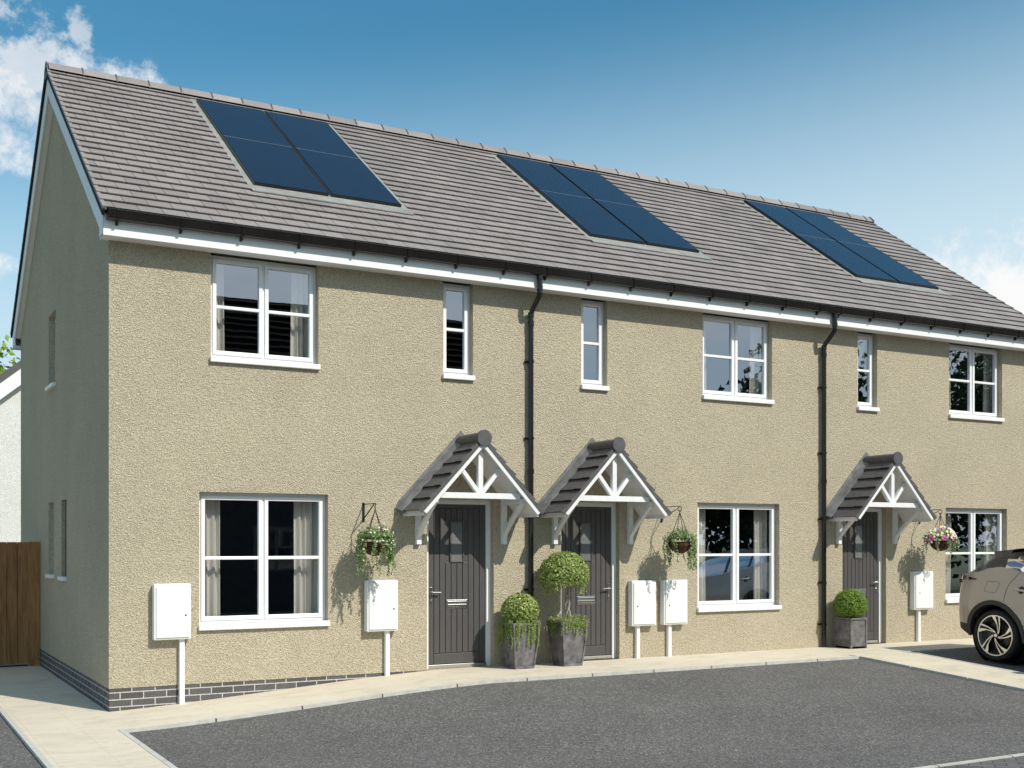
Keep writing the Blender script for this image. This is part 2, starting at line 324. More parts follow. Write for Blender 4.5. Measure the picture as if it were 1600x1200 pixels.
# ------------------------------------------------------------------ mesh helpers
class MB:
    def __init__(s): s.v = []; s.f = []; s.mi = []; s.t = []; s.mats = []
    def mat(s, name):
        if name not in s.mats: s.mats.append(name)
        return s.mats.index(name)
    def face(s, pts, m=None, tint=.5):
        i = len(s.v); s.v += [tuple(p) for p in pts]; s.f.append(tuple(range(i, i + len(pts))))
        s.mi.append(s.mat(m) if m else 0); s.t.append(tint)
    def box(s, a, b, m=None, tint=.5, M=None):
        x0, y0, z0 = a; x1, y1, z1 = b
        P = [Vector(p) for p in ((x0, y0, z0), (x1, y0, z0), (x1, y1, z0), (x0, y1, z0), (x0, y0, z1), (x1, y0, z1), (x1, y1, z1), (x0, y1, z1))]
        if M is not None: P = [M @ p for p in P]
        i = len(s.v); s.v += [tuple(p) for p in P]
        k = s.mat(m) if m else 0
        for q in ((0, 3, 2, 1), (4, 5, 6, 7), (0, 1, 5, 4), (1, 2, 6, 5), (2, 3, 7, 6), (3, 0, 4, 7)):
            s.f.append(tuple(i + j for j in q)); s.mi.append(k); s.t.append(tint)
    def beam(s, p, q, w, h, up=(0, 0, 1), m=None):
        p = Vector(p); q = Vector(q); d = (q - p); L = d.length; d.normalize()
        up = Vector(up); x = d.cross(up).normalized(); z = x.cross(d)
        M = Matrix(((x.x, d.x, z.x, p.x), (x.y, d.y, z.y, p.y), (x.z, d.z, z.z, p.z), (0, 0, 0, 1)))
        s.box((-w / 2, 0, -h / 2), (w / 2, L, h / 2), m, M=M)
    def prism(s, poly, y0, y1, m=None, axis='y', tint=.5):
        # poly: list of (a,b): for axis y -> (x,z); axis x -> (y,z); axis z -> (x,y)
        def P(a, b, c): return (a, c, b) if axis == 'y' else ((c, a, b) if axis == 'x' else (a, b, c))
        n = len(poly); i = len(s.v)
        s.v += [P(a, b, y0) for a, b in poly] + [P(a, b, y1) for a, b in poly]
        k = s.mat(m) if m else 0
        F = [tuple(i + j for j in range(n)), tuple(i + n + j for j in reversed(range(n)))]
        for j in range(n): F.append((i + j, i + n + j, i + n + (j + 1) % n, i + (j + 1) % n))
        for f in F: s.f.append(f); s.mi.append(k); s.t.append(tint)
    def tube(s, pts, r, n=8, m=None, cap=True, tint=.5):
        pts = [Vector(p) for p in pts]; k = s.mat(m) if m else 0
        rr = r if isinstance(r, (list, tuple)) else [r] * len(pts)
        base = len(s.v); prev = None
        for i, p in enumerate(pts):
            d = (pts[min(i + 1, len(pts) - 1)] - pts[max(i - 1, 0)]).normalized()
            if prev is None:
                a = Vector((0, 0, 1)) if abs(d.z) < .9 else Vector((1, 0, 0)); x = d.cross(a).normalized()
            else: x = (prev - d * prev.dot(d)).normalized()
            prev = x; y = d.cross(x)
            for j in range(n):
                t = 2 * pi * j / n; s.v.append(tuple(p + (x * cos(t) + y * sin(t)) * rr[i]))
        for i in range(len(pts) - 1):
            for j in range(n):
                a = base + i * n + j; b = base + i * n + (j + 1) % n
                s.f.append((a, b, b + n, a + n)); s.mi.append(k); s.t.append(tint)
        if cap:
            s.f.append(tuple(base + j for j in reversed(range(n)))); s.mi.append(k); s.t.append(tint)
            e = base + (len(pts) - 1) * n; s.f.append(tuple(e + j for j in range(n))); s.mi.append(k); s.t.append(tint)
    def lathe(s, prof, c, n=32, m=None, axis='z', sx=1, sy=1):
        base = len(s.v); k = s.mat(m) if m else 0; c = Vector(c)
        for r, h in prof:
            for j in range(n):
                t = 2 * pi * j / n; a, b = r * cos(t) * sx, r * sin(t) * sy
                s.v.append(tuple(c + Vector((a, b, h) if axis == 'z' else ((h, a, b) if axis == 'x' else (a, h, b)))))
        for i in range(len(prof) - 1):
            for j in range(n):
                a = base + i * n + j; b = base + i * n + (j + 1) % n
                s.f.append((a, b, b + n, a + n)); s.mi.append(k); s.t.append(.5)
    def leaf(s, p, nrm, size, m, tint, asp=.55):
        n = Vector(nrm); 
        if n.length < 1e-5: n = Vector((0, 0, 1))
        n.normalize(); r = Vector((random.gauss(0, 1), random.gauss(0, 1), random.gauss(0, 1)))
        x = n.cross(r); 
        if x.length < 1e-4: x = n.orthogonal()
        x.normalize(); y = n.cross(x); p = Vector(p)
        s.face([p - x * size * .5, p + y * size * asp * .5 - n * size * .06, p + x * size * .5, p - y * size * asp * .5 - n * size * .06], m, tint)
    def build(s, name, mat=None, parent=None, smooth=False, bevel=0, merge=False):
        me = bpy.data.meshes.new(name); me.from_pydata(s.v, [], s.f)
        mats = s.mats if s.mats else [mat]
        for mm in mats: me.materials.append(MATS[mm])
        me.polygons.foreach_set('material_index', s.mi)
        at = me.attributes.new('tint', 'FLOAT', 'FACE'); at.data.foreach_set('value', s.t)
        if smooth: me.polygons.foreach_set('use_smooth', [True] * len(me.polygons))
        me.update()
        o = bpy.data.objects.new(name, me); COL.objects.link(o)
        if merge or smooth:
            import bmesh
            bm = bmesh.new(); bm.from_mesh(me); bmesh.ops.remove_doubles(bm, verts=bm.verts, dist=1e-5)
            bmesh.ops.recalc_face_normals(bm, faces=bm.faces); bm.to_mesh(me); bm.free()
        if bevel:
            b = o.modifiers.new('bevel', 'BEVEL'); b.width = bevel; b.segments = 2; b.limit_method = 'ANGLE'; b.angle_limit = rad(40)
        if smooth:
            me.set_sharp_from_angle(angle=rad(38))
        if parent is not None:
            o.parent = parent; o.location = -parent_world(parent)
        return o
PW = {}
def parent_world(p):
    return PW.get(p.name, Vector((0, 0, 0)))
# every mesh is written in world coordinates; a part is shifted back by the origin of its thing
_build = MB.build
def build(s, name, mat=None, parent=None, **kw):
    o = _build(s, name, mat, None, **kw)
    if parent is not None:
        o.parent = parent; o.location = -PW.get(parent.name, Vector((0, 0, 0)))
        PW[o.name] = Vector((0, 0, 0))
    return o
MB.build = build
def thing(name, loc, label, cat, group=None):
    o = bpy.data.objects.new(name, None); COL.objects.link(o); o.location = loc; o.empty_display_size = .2
    PW[o.name] = Vector(loc); o['label'] = label; o['category'] = cat
    if group: o['group'] = group
    return o
def tag(o, label, cat, group=None):
    o['label'] = label; o['category'] = cat
    if group: o['group'] = group
    return o
def setting(o): o['kind'] = 'structure'; return o
def part(parent, name): # empty-free grouping: nothing needed
    return parent

# ------------------------------------------------------------------ ground
def gx(x):
    t = min(1, max(0, (x - .0) / 3.9)); t = t * t * (3 - 2 * t) * .35 + t * .65
    return -.25 * (1 - t)
def gz(x, y):
    z = gx(x)
    if y < -1.4: z = max(min(z, -.25), z - .065 * (-1.4 - y)) if z > -.25 else z
    return z
def grid_sheet(mb, x0, x1, y0, y1, dz, step=.35, m=None):
    nx = max(1, round((x1 - x0) / step)); ny = max(1, int((y1 - y0) / step))
    for i in range(nx):
        for j in range(ny):
            xa, xb = x0 + (x1 - x0) * i / nx, x0 + (x1 - x0) * (i + 1) / nx
            ya, yb = y0 + (y1 - y0) * j / ny, y0 + (y1 - y0) * (j + 1) / ny
            mb.face([(x, y, gz(x, y) + dz) for x, y in ((xa, ya), (xb, ya), (xb, yb), (xa, yb))], m)
KX0, KX1, KX2, KXL, KY, KY2 = -.10, 9.83, 10.95, -1.03, -1.36, -1.18
mb = MB()
mb.face([(-700, -700, -.34), (700, -700, -.34), (700, 700, -.34), (-700, 700, -.34)])
setting(mb.build('ground', 'ground_far'))
mb = MB()
grid_sheet(mb, -14, -.98, -17.0, 2.3, -.028, .45); grid_sheet(mb, -.98, 40, -17.0, -1.0, -.028, .45)
setting(mb.build('road', 'asphalt', smooth=True))
mb = MB()
K = .05
grid_sheet(mb, KXL + K, 0, KY + K, 0, 0); grid_sheet(mb, 0, KX1, KY + K, 0, 0)
grid_sheet(mb, KXL + K, KX0 - K, -12, KY + K, 0)
grid_sheet(mb, KXL + K, 0, 0, 2.2, 0); grid_sheet(mb, -6, 0, 2.2, 9, 0)
grid_sheet(mb, KX1, KX2, KY2 + K, 0, 0); grid_sheet(mb, KX1 + K, KX2 - K, -9, KY2 + K, 0); grid_sheet(mb, KX2, 20, KY2 + K, 0, 0)
# sides down to the road
setting(mb.build('pavement', 'paving', smooth=True))
mb = MB()
def kerb(p, q, side, step=.915):
    # flush concrete edging, separate stones with open joints, side = unit vector pointing to the asphalt
    p = Vector(p); q = Vector(q); L = (q - p).length; d = (q - p) / L; n = Vector(side); k = 0; s = 0
    while s < L - .02:
        e = min(L, s + step - .018); m = 4
        for i in range(m):
            a = p + d * (s + (e - s) * i / m); b = p + d * (s + (e - s) * (i + 1) / m)
            A = [(a.x, a.y), (b.x, b.y), (b.x + n.x * K, b.y + n.y * K), (a.x + n.x * K, a.y + n.y * K)]
            top = [(x, y, gz(x, y) + .004) for x, y in A]; bot = [(x, y, gz(x, y) - .07) for x, y in A]
            mb.face(top); mb.face([bot[3], bot[2], top[2], top[3]]); mb.face([bot[0], bot[1], top[1], top[0]][::-1])
            if i == 0: mb.face([bot[0], bot[3], top[3], top[0]])
            if i == m - 1: mb.face([bot[1], bot[2], top[2], top[1]])
        s += step
kerb((KX0, KY + K, 0), (KX1 + K, KY + K, 0), (0, -1, 0))
kerb((KX0 - K, KY + K, 0), (KX0 - K, -12, 0), (1, 0, 0))
kerb((KXL + K, 2.2, 0), (KXL + K, -12, 0), (-1, 0, 0))
kerb((-6, 2.2, 0), (KXL, 2.2, 0), (0, -1, 0))
kerb((KX1 + K, KY, 0), (KX1 + K, -9, 0), (-1, 0, 0))
kerb((KX2 - K, KY2, 0), (KX2 - K, -9, 0), (1, 0, 0))
kerb((KX2 - K, KY2 + K, 0), (20, KY2 + K, 0), (0, -1, 0))
kerb((KX0, -6.5, 0), (20, -6.5, 0), (0, -1, 0))
setting(mb.build('kerb', 'kerb_concrete', merge=True))
mb = MB(); grid_sheet(mb, KX0 - .05, 20, -12, -6.5 - K, -.006, .5)
setting(mb.build('block_paving', 'paving_blocks', smooth=True))

# ------------------------------------------------------------------ walls
def wall_holes(mb, P, u0, u1, v0, v1, holes, depth, m=None, div=None):
    """P(u,v,w) -> point; w = depth into the wall. rectangular wall with rectangular openings and reveals"""
    us = sorted({u0, u1} | {h[0] for h in holes} | {h[1] for h in holes}); vs = sorted({v0, v1} | {h[2] for h in holes} | {h[3] for h in holes})
    for i in range(len(us) - 1):
        for j in range(len(vs) - 1):
            a, b, c, d = us[i], us[i + 1], vs[j], vs[j + 1]; cu, cv = (a + b) / 2, (c + d) / 2
            if any(h[0] < cu < h[1] and h[2] < cv < h[3] for h in holes): continue
            mb.face([P(a, c, 0), P(b, c, 0), P(b, d, 0), P(a, d, 0)], m)
    for a, b, c, d in holes:
        mb.face([P(a, c, 0), P(a, d, 0), P(a, d, depth), P(a, c, depth)], m)
        mb.face([P(b, c, 0), P(b, c, depth), P(b, d, depth), P(b, d, 0)], m)
        if d < v1 - 1e-3 or True: mb.face([P(a, d, 0), P(b, d, 0), P(b, d, depth), P(a, d, depth)], m)
        mb.face([P(a, c, 0), P(a, c, depth), P(b, c, depth), P(b, c, 0)], m)
ZS = 4.88           # soffit level
DEP = 7.89          # house depth
RY = DEP / 2
SL = .70            # roof slope
EY, EZ = -.33, 5.125 # lowest edge of the tiles
def rz(y): return EZ + SL * ((y if y <= RY else DEP - y) - EY)
RSEC = sqrt(1 + SL * SL)
RLEN = (RY - EY) * RSEC
def rp(x, s, lift=0, back=False):     # point on the roof slope; s = distance up from the eave
    y = EY + s / RSEC; z = EZ + SL * s / RSEC
    y -= lift * SL / RSEC; z += lift / RSEC
    return (x, (DEP - y) if back else y, z)
XE = 15.44
SPL = [0, 5.27, 10.42, XE]

def roof_tiles(mb, x0, x1, cut=None, back=False, ends=(False, False)):
    n = 24; g = RLEN / n; w = .262
    for c in range(n):
        s0, s1 = c * g, (c + 1) * g + .02
        off = (w / 2 if c % 2 else 0)
        k = math.floor((x0 - off) / w)
        while True:
            a = off + k * w; b = a + w - .006; k += 1
            if a >= x1: break
            a = max(a, x0); b = min(b, x1)
            if b - a < .01: continue
            t = min(1, max(0, random.gauss(.5, .16))); dl = random.uniform(-.0015, .0015)
            segs = [(a, b)]
            if cut:
                nseg = []
                for (ca, cb, cs0, cs1) in cut:
                    sm = (s0 + c * g + g) / 2
                    if cs0 <= c * g + g / 2 <= cs1:
                        nseg = []
                        for (p, q) in segs:
                            if q <= ca or p >= cb: nseg.append((p, q)); continue
                            if p < ca: nseg.append((p, ca))
                            if q > cb: nseg.append((cb, q))
                        segs = nseg
            for (p, q) in segs:
                if q - p < .01: continue
                L0 = .031 + dl; L1 = .005
                A, B, C_, D = rp(p, s0, L0, back), rp(q, s0, L0, back), rp(q, s1, L1, back), rp(p, s1, L1, back)
                lo = -.004; E_, F_ = rp(p, s0 + .022, lo, back), rp(q, s0 + .022, lo, back); G, H_ = rp(q, s1, lo, back), rp(p, s1, lo, back)
                mb.face([A, B, C_, D], None, t); mb.face([E_, F_, B, A], None, t); mb.face([E_, A, D, H_], None, t); mb.face([F_, G, C_, B], None, t)

WINDOWS_G = {}
def make_window(house, x0, x1, z0, z1, kind, P=None, y=.09):
    """frame set back .09 in its opening: outer frame, sashes with a glazing bar, panes, sill"""
    zf = z0 + .065
    f = MB(); F = .048; D = .07
    f.box((x0, y, zf), (x0 + F, y + D, z1)); f.box((x1 - F, y, zf), (x1, y + D, z1))
    f.box((x0 + F, y, z1 - F), (x1 - F, y + D, z1)); f.box((x0 + F, y, zf), (x1 - F, y + D, zf + F))
    xs = [(x0 + F, x1 - F)]
    if kind == 'double':
        c = (x0 + x1) / 2; f.box((c - .02, y + .001, zf + F), (c + .02, y + D, z1 - F)); xs = [(x0 + F, c - .02), (c + .02, x1 - F)]
    w = f.build('window', 'upvc', house, bevel=.004)
    S_ = .045
    g = MB()
    for a, b in xs:
        sf = MB(); za, zb = zf + F, z1 - F; ys = y - .016
        a_, b_ = a - .008, b + .008; za_, zb_ = za - .010, zb + .008
        sf.box((a_, ys, za_), (a_ + S_, ys + .055, zb_)); sf.box((b_ - S_, ys, za_), (b_, ys + .055, zb_))
        sf.box((a_ + S_, ys, za_), (b_ - S_, ys + .055, za_ + S_)); sf.box((a_ + S_, ys, zb_ - S_), (b_ - S_, ys + .055, zb_))
        zm = (za_ + zb_) / 2 - (.0 if kind == 'double' else .0) ; sf.box((a_ + S_, ys + .004, zm - .018), (b_ - S_, ys + .045, zm + .018))
        sf.build('sash', None or 'upvc', w, bevel=.004)
        g.face([(a_ + S_, ys + .03, za_ + S_), (b_ - S_, ys + .03, za_ + S_), (b_ - S_, ys + .03, zb_ - S_), (a_ + S_, ys + .03, zb_ - S_)])
    g.build('pane', 'window_glass', w)
    s = MB(); s.box((x0 - .012, -.045, z0), (x1 + .012, .10, z0 + .062)); s.build('sill', 'sill_white', w, bevel=.006)
    return w
def make_curtain(xa, xb, z0, z1, label, gather=.05, y=.262, seed=0):
    mb = MB(); n = int((xb - xa) / .008) + 2; rnd = random.Random(seed); ph = rnd.random() * 6
    rows = [z1, z1 - .35, (z0 + z1) / 2, z0 + .25, z0]
    def pt(i, z, k):
        t = i / n; x = xa + (xb - xa) * t
        a = ph + t * (xb - xa) / .075 * 2 * pi
        return (x + .006 * sin(a * .5 + z), y + gather * .5 * sin(a + .35 * sin(a * .37) + .25 * z) + .01 * sin(a * .31 + z * 2), z)
    for i in range(n):
        for k in range(len(rows) - 1):
            mb.face([pt(i, rows[k], k), pt(i + 1, rows[k], k), pt(i + 1, rows[k + 1], k + 1), pt(i, rows[k + 1], k + 1)])
    o = mb.build('curtain', 'curtain_cloth', smooth=True)
    tag(o, label, 'curtain', 'cream curtains inside the windows'); return o

def make_door(house, x0, x1, left_handle):
    """x0..x1 opening; frame, boarded leaf, glazed slot, letterbox, handle"""
    z1 = 2.14
    f = MB(); F = .06; y = .085
    f.box((x0, y, 0.0), (x0 + F, y + .08, z1)); f.box((x1 - F, y, 0.0), (x1, y + .08, z1)); f.box((x0 + F, y, z1 - F), (x1 - F, y + .08, z1))
    a, b = x0 + F, x1 - F; W_ = b - a
    d = MB(); yd = y + .03; zt = z1 - F; zb = .055
    gx0, gx1, gz0, gz1 = (a + b) / 2 - .08 , (a + b) / 2 + .08, 1.36, 1.85
    d.box((a, yd + .012, zb), (b, yd + .05, zt))
    # stiles, rails, then the boards between V grooves
    B0, B1 = a + .088, b - .088
    d.box((a, yd, zb), (B0 - .004, yd + .02, zt)); d.box((B1 + .004, yd, zb), (b, yd + .02, zt))
    d.box((B0, yd, zt - .05), (B1, yd + .02, zt)); d.box((B0, yd, zb), (B1, yd + .02, zb + .13))
    nb = 8; bw = (B1 - B0) / nb
    for i in range(nb):
        p, q = B0 + i * bw + .004, B0 + (i + 1) * bw - .004
        if q > gx0 - .02 and p < gx1 + .02:
            d.box((p, yd, zb + .138), (q, yd + .02, gz0 - .02)); d.box((p, yd, gz1 + .02), (q, yd + .02, zt - .058))
        else: d.box((p, yd, zb + .138), (q, yd + .02, zt - .058))
    leaf = d.build('front_door', 'door_charcoal', house, bevel=.004)
    f.build('door_frame', 'upvc_door_frame', leaf, bevel=.004)
    t = MB(); t.box((a, yd - .03, 0.0), (b, yd + .05, .05)); t.build('threshold', 'chrome', leaf, bevel=.004)
    g = MB(); g.box((gx0, yd + .004, gz0), (gx1, yd + .016, gz1)); g.build('door_light', 'obscure_glass', leaf)
    r = MB()
    for q in (((gx0 - .022, gz0 - .022), (gx0, gz1 + .022)), ((gx1, gz0 - .022), (gx1 + .022, gz1 + .022)), ((gx0, gz0 - .022), (gx1, gz0)), ((gx0, gz1), (gx1, gz1 + .022))):
        r.box((q[0][0], yd - .012, q[0][1]), (q[1][0], yd + .016, q[1][1]))
    r.build('glazing_bead', 'door_charcoal', leaf, bevel=.005)
    cx = (a + b) / 2; l = MB(); l.box((cx - .15, yd - .008, .755), (cx + .15, yd + .004, .865)); l.box((cx - .135, yd - .014, .775), (cx + .135, yd - .006, .808)); l.box((cx - .135, yd - .014, .818), (cx + .135, yd - .006, .848))
    l.build('letterbox', 'chrome', leaf, bevel=.004)
    hx = a + .045 if left_handle else b - .045; sg = 1 if left_handle else -1
    h = MB(); h.box((hx - .016, yd - .008, .80), (hx + .016, yd + .004, 1.03)); h.lathe([(.016, 0), (.016, .012), (0, .012)], (hx, yd - .008, 1.03), 16, axis='y')
    h.tube([(hx, yd - .005, .965), (hx, yd - .05, .965)], .010, 10); h.tube([(hx, yd - .05, .965), (hx + sg * .12, yd - .05, .962)], .009, 10)
    h.tube([(hx, yd - .005, .86), (hx, yd - .02, .86)], .012, 10)
    h.build('handle', 'chrome', leaf, bevel=.002)
    return leaf

def make_canopy(house, c):
    """gabled porch canopy, centre x = c"""
    zc, p = 2.845, .62; HW = .80; sl = .855 / .80         # rake slope
    ze = zc - HW * sl
    Ls = sqrt(1 + sl * sl)
    tr = MB()   # boarded soffit + barge = timber
    for sg in (-1, 1):
        # sarking board under the tiles
        a0 = (c, zc - .03); a1 = (c + sg * HW, ze - .03)
        poly = [(c, zc - .015), (c + sg * HW, ze - .015), (c + sg * HW, ze - .05), (c, zc - .05)]
        tr.prism(poly, -p + .03, -.002)
        # barge board on the front edge
        poly = [(c, zc - .012), (c + sg * (HW + .01), ze - .022), (c + sg * (HW + .01 - .045), ze - .052), (c, zc - .085)]
        tr.prism(poly, -p - .004, -p + .028)
        # eave fascia board
        x0, x1 = sorted((c + sg * (HW - .02), c + sg * (HW + .004)))
        tr.box((x0, -p + .029, ze - .075), (x1, -.003, ze - .008))
    cn = tr.build('door_canopy', 'timber_white', house, bevel=.003)
    t = MB()
    for sg in (-1, 1):
        n = 6; L = HW * Ls; g = (L + .05) / n
        for k in range(n):      # k=0 at the eave
            s0 = -.05 + k * g; s1 = s0 + g + .03
            for (ya, yb) in ((-p + .0, -p + .155), (-p + .158, -p + .40), (-p + .403, -.115)):
                def Q(s, lift, y):
                    x = HW - s / Ls; z = ze + s * sl / Ls
                    x += lift * sl / Ls; z += lift / Ls
                    return (c + sg * x, y, z)
                dv = random.uniform(-.002, .002); tt = random.random()
                edge = ya < -p + .01
                L0 = .052 if edge else .044
                pts = [Q(s0, L0 + dv, ya), Q(s0, L0 + dv, yb), Q(s1, .016, yb), Q(s1, .016, ya)]
                bot = [Q(s0 + .03, .0, ya), Q(s0 + .03, .0, yb), Q(s1, -.004, yb), Q(s1, -.004, ya)]
                t.face(pts); t.face(bot[::-1]); t.face([bot[0], bot[1], pts[1], pts[0]]); t.face([bot[3], bot[0], pts[0], pts[3]]); t.face([bot[1], bot[2], pts[2], pts[1]])
            # verge cloak turned down over the edge
            pts = []
            A = [Q(s0, .052, -p - .012), Q(s0 + g + .0, .026, -p - .012), Q(s0 + g, -.012, -p - .012), Q(s0, -.012, -p - .012)]
            B = [(x, y + .016, z) for x, y, z in A]
            t.face(A); t.face([A[0], B[0], B[1], A[1]]); t.face([A[3], A[2], B[2], B[3]]); t.face([A[0], A[3], B[3], B[0]]); t.face([A[1], B[1], B[2], A[2]])
    t.build('canopy_tiles', 'canopy_tile', cn)
    r = MB(); prof = []
    r.lathe([(0, -p - .035), (.098, -p - .035), (.101, -p - .030), (.101, -p - .008), (.078, -p - .004), (.078, -.02)], (c, 0, zc + .022), 28, axis='y')
    r.build('ridge_tile', 'canopy_tile', cn, smooth=True)
    f = MB()
    for sg in (-1, 1):  # lead flashing stepped up the wall and dressed on to the tiles
        poly = [(c, zc + .165), (c + sg * (HW + .06), ze + .115 + .0), (c + sg * (HW + .09), ze + .05), (c + sg * (HW + .0), ze - .02), (c, zc + .01)]
        f.prism(poly, -.012, -.001)
        def Q(s, lift, y):
            x = HW - s / Ls; z = ze + s * sl / Ls; x += lift * sl / Ls; z += lift / Ls
            return (c + sg * x, y, z)
        L = HW * Ls
        A, B, C_, D = Q(-.055, .10, -.012), Q(L + .02, .07, -.012), Q(L + .02, .030, -.13), Q(-.055, .050, -.13)
        f.face([A, B, C_, D]); f.face([Q(-.055, .0, -.13), D, C_, Q(L, .0, -.13)]); f.face([A, D, Q(-.055, 0, -.13), Q(-.055, 0, -.012)])
    f.build('flashing', 'lead', cn)
    # truss in the front opening
    tz = 2.165; yt = -p + .10
    b = MB(); hw = (zc - .05 - tz) / sl + .0
    b.box((c - hw + .035, yt - .035, tz - .035), (c + hw - .035, yt + .035, tz + .035))
    b.box((c - .033, yt - .028, tz + .035), (c + .033, yt + .028, zc - .07))
    for sg in (-1, 1):
        b.beam((c + sg * .02, yt, tz + .03), (c + sg * .265, yt, tz + .33), .052, .058, up=(0, 1, 0))
    b.build('truss', 'timber_white', cn, bevel=.003)
    for sg in (-1, 1):
        x = c + sg * .605; k = MB()
        k.box((x - .033, -.062, 1.57), (x + .033, -.002, 2.16))
        k.box((x - .033, -p + .075, 2.075), (x + .033, -.063, 2.14)) if True else None
        # curved brace
        n = 8; pts = []
        for i in range(n + 1):
            u = i / n; y = -.03 - u * (p - .13); z = 1.66 + .44 * u ** .85
            pts.append((y, z))
        up = [(y - .012, z + .036) for y, z in pts]; lo = [(y - .0, z - .036) for y, z in pts]
        k.prism(lo + up[::-1], x - .028, x + .028, axis='x')
        k.build('bracket', 'timber_white', cn, bevel=.003)
    return cn

def make_downpipe(house, x):
    d = MB(); r = .034; R_ = .037
    p0 = Vector((x, -.285, 5.03)); p1 = Vector((x, -.285, 4.80)); p2 = Vector((x, -.06, 4.56)); p3 = Vector((x, -.06, 0.02))
    d.tube([p0, p1 + Vector((0, 0, .03)), p1], r, 14); 
    q = []
    for i in range(5):
        t = i / 4; q.append(p1.lerp(p1 + Vector((0, .03, -.035)), t))
    d.tube([p1 + Vector((0, 0, .005)), p1 + Vector((0, .010, -.025)), p1 + Vector((0, .03, -.05)), p2 + Vector((0, -.03, .05)), p2 + Vector((0, -.010, .025)), p2], r, 14)
    d.tube([p2, p3], r, 14)
    for p, h in ((p0 + Vector((0, 0, -.0)), .05), (p1 + Vector((0, 0, .10)), .06), (p2 + Vector((0, 0, .03)), .06), (p2 + Vector((0, 0, -.08)), .07), (Vector((x, -.06, 2.55)), .06)):
        d.tube([p, p - Vector((0, 0, h))], .041, 14)
    dp = d.build('downpipe', 'gutter_black', house, smooth=True)
    for z in (3.95, 2.95, 1.95, .98, .35):
        c = MB(); c.tube([(x, -.06, z + .012), (x, -.06, z - .012)], .043, 14); c.box((x - .075, -.03, z - .012), (x + .03, -.001, z + .012))
        c.build('pipe_clip', 'gutter_black', dp)
    return dp

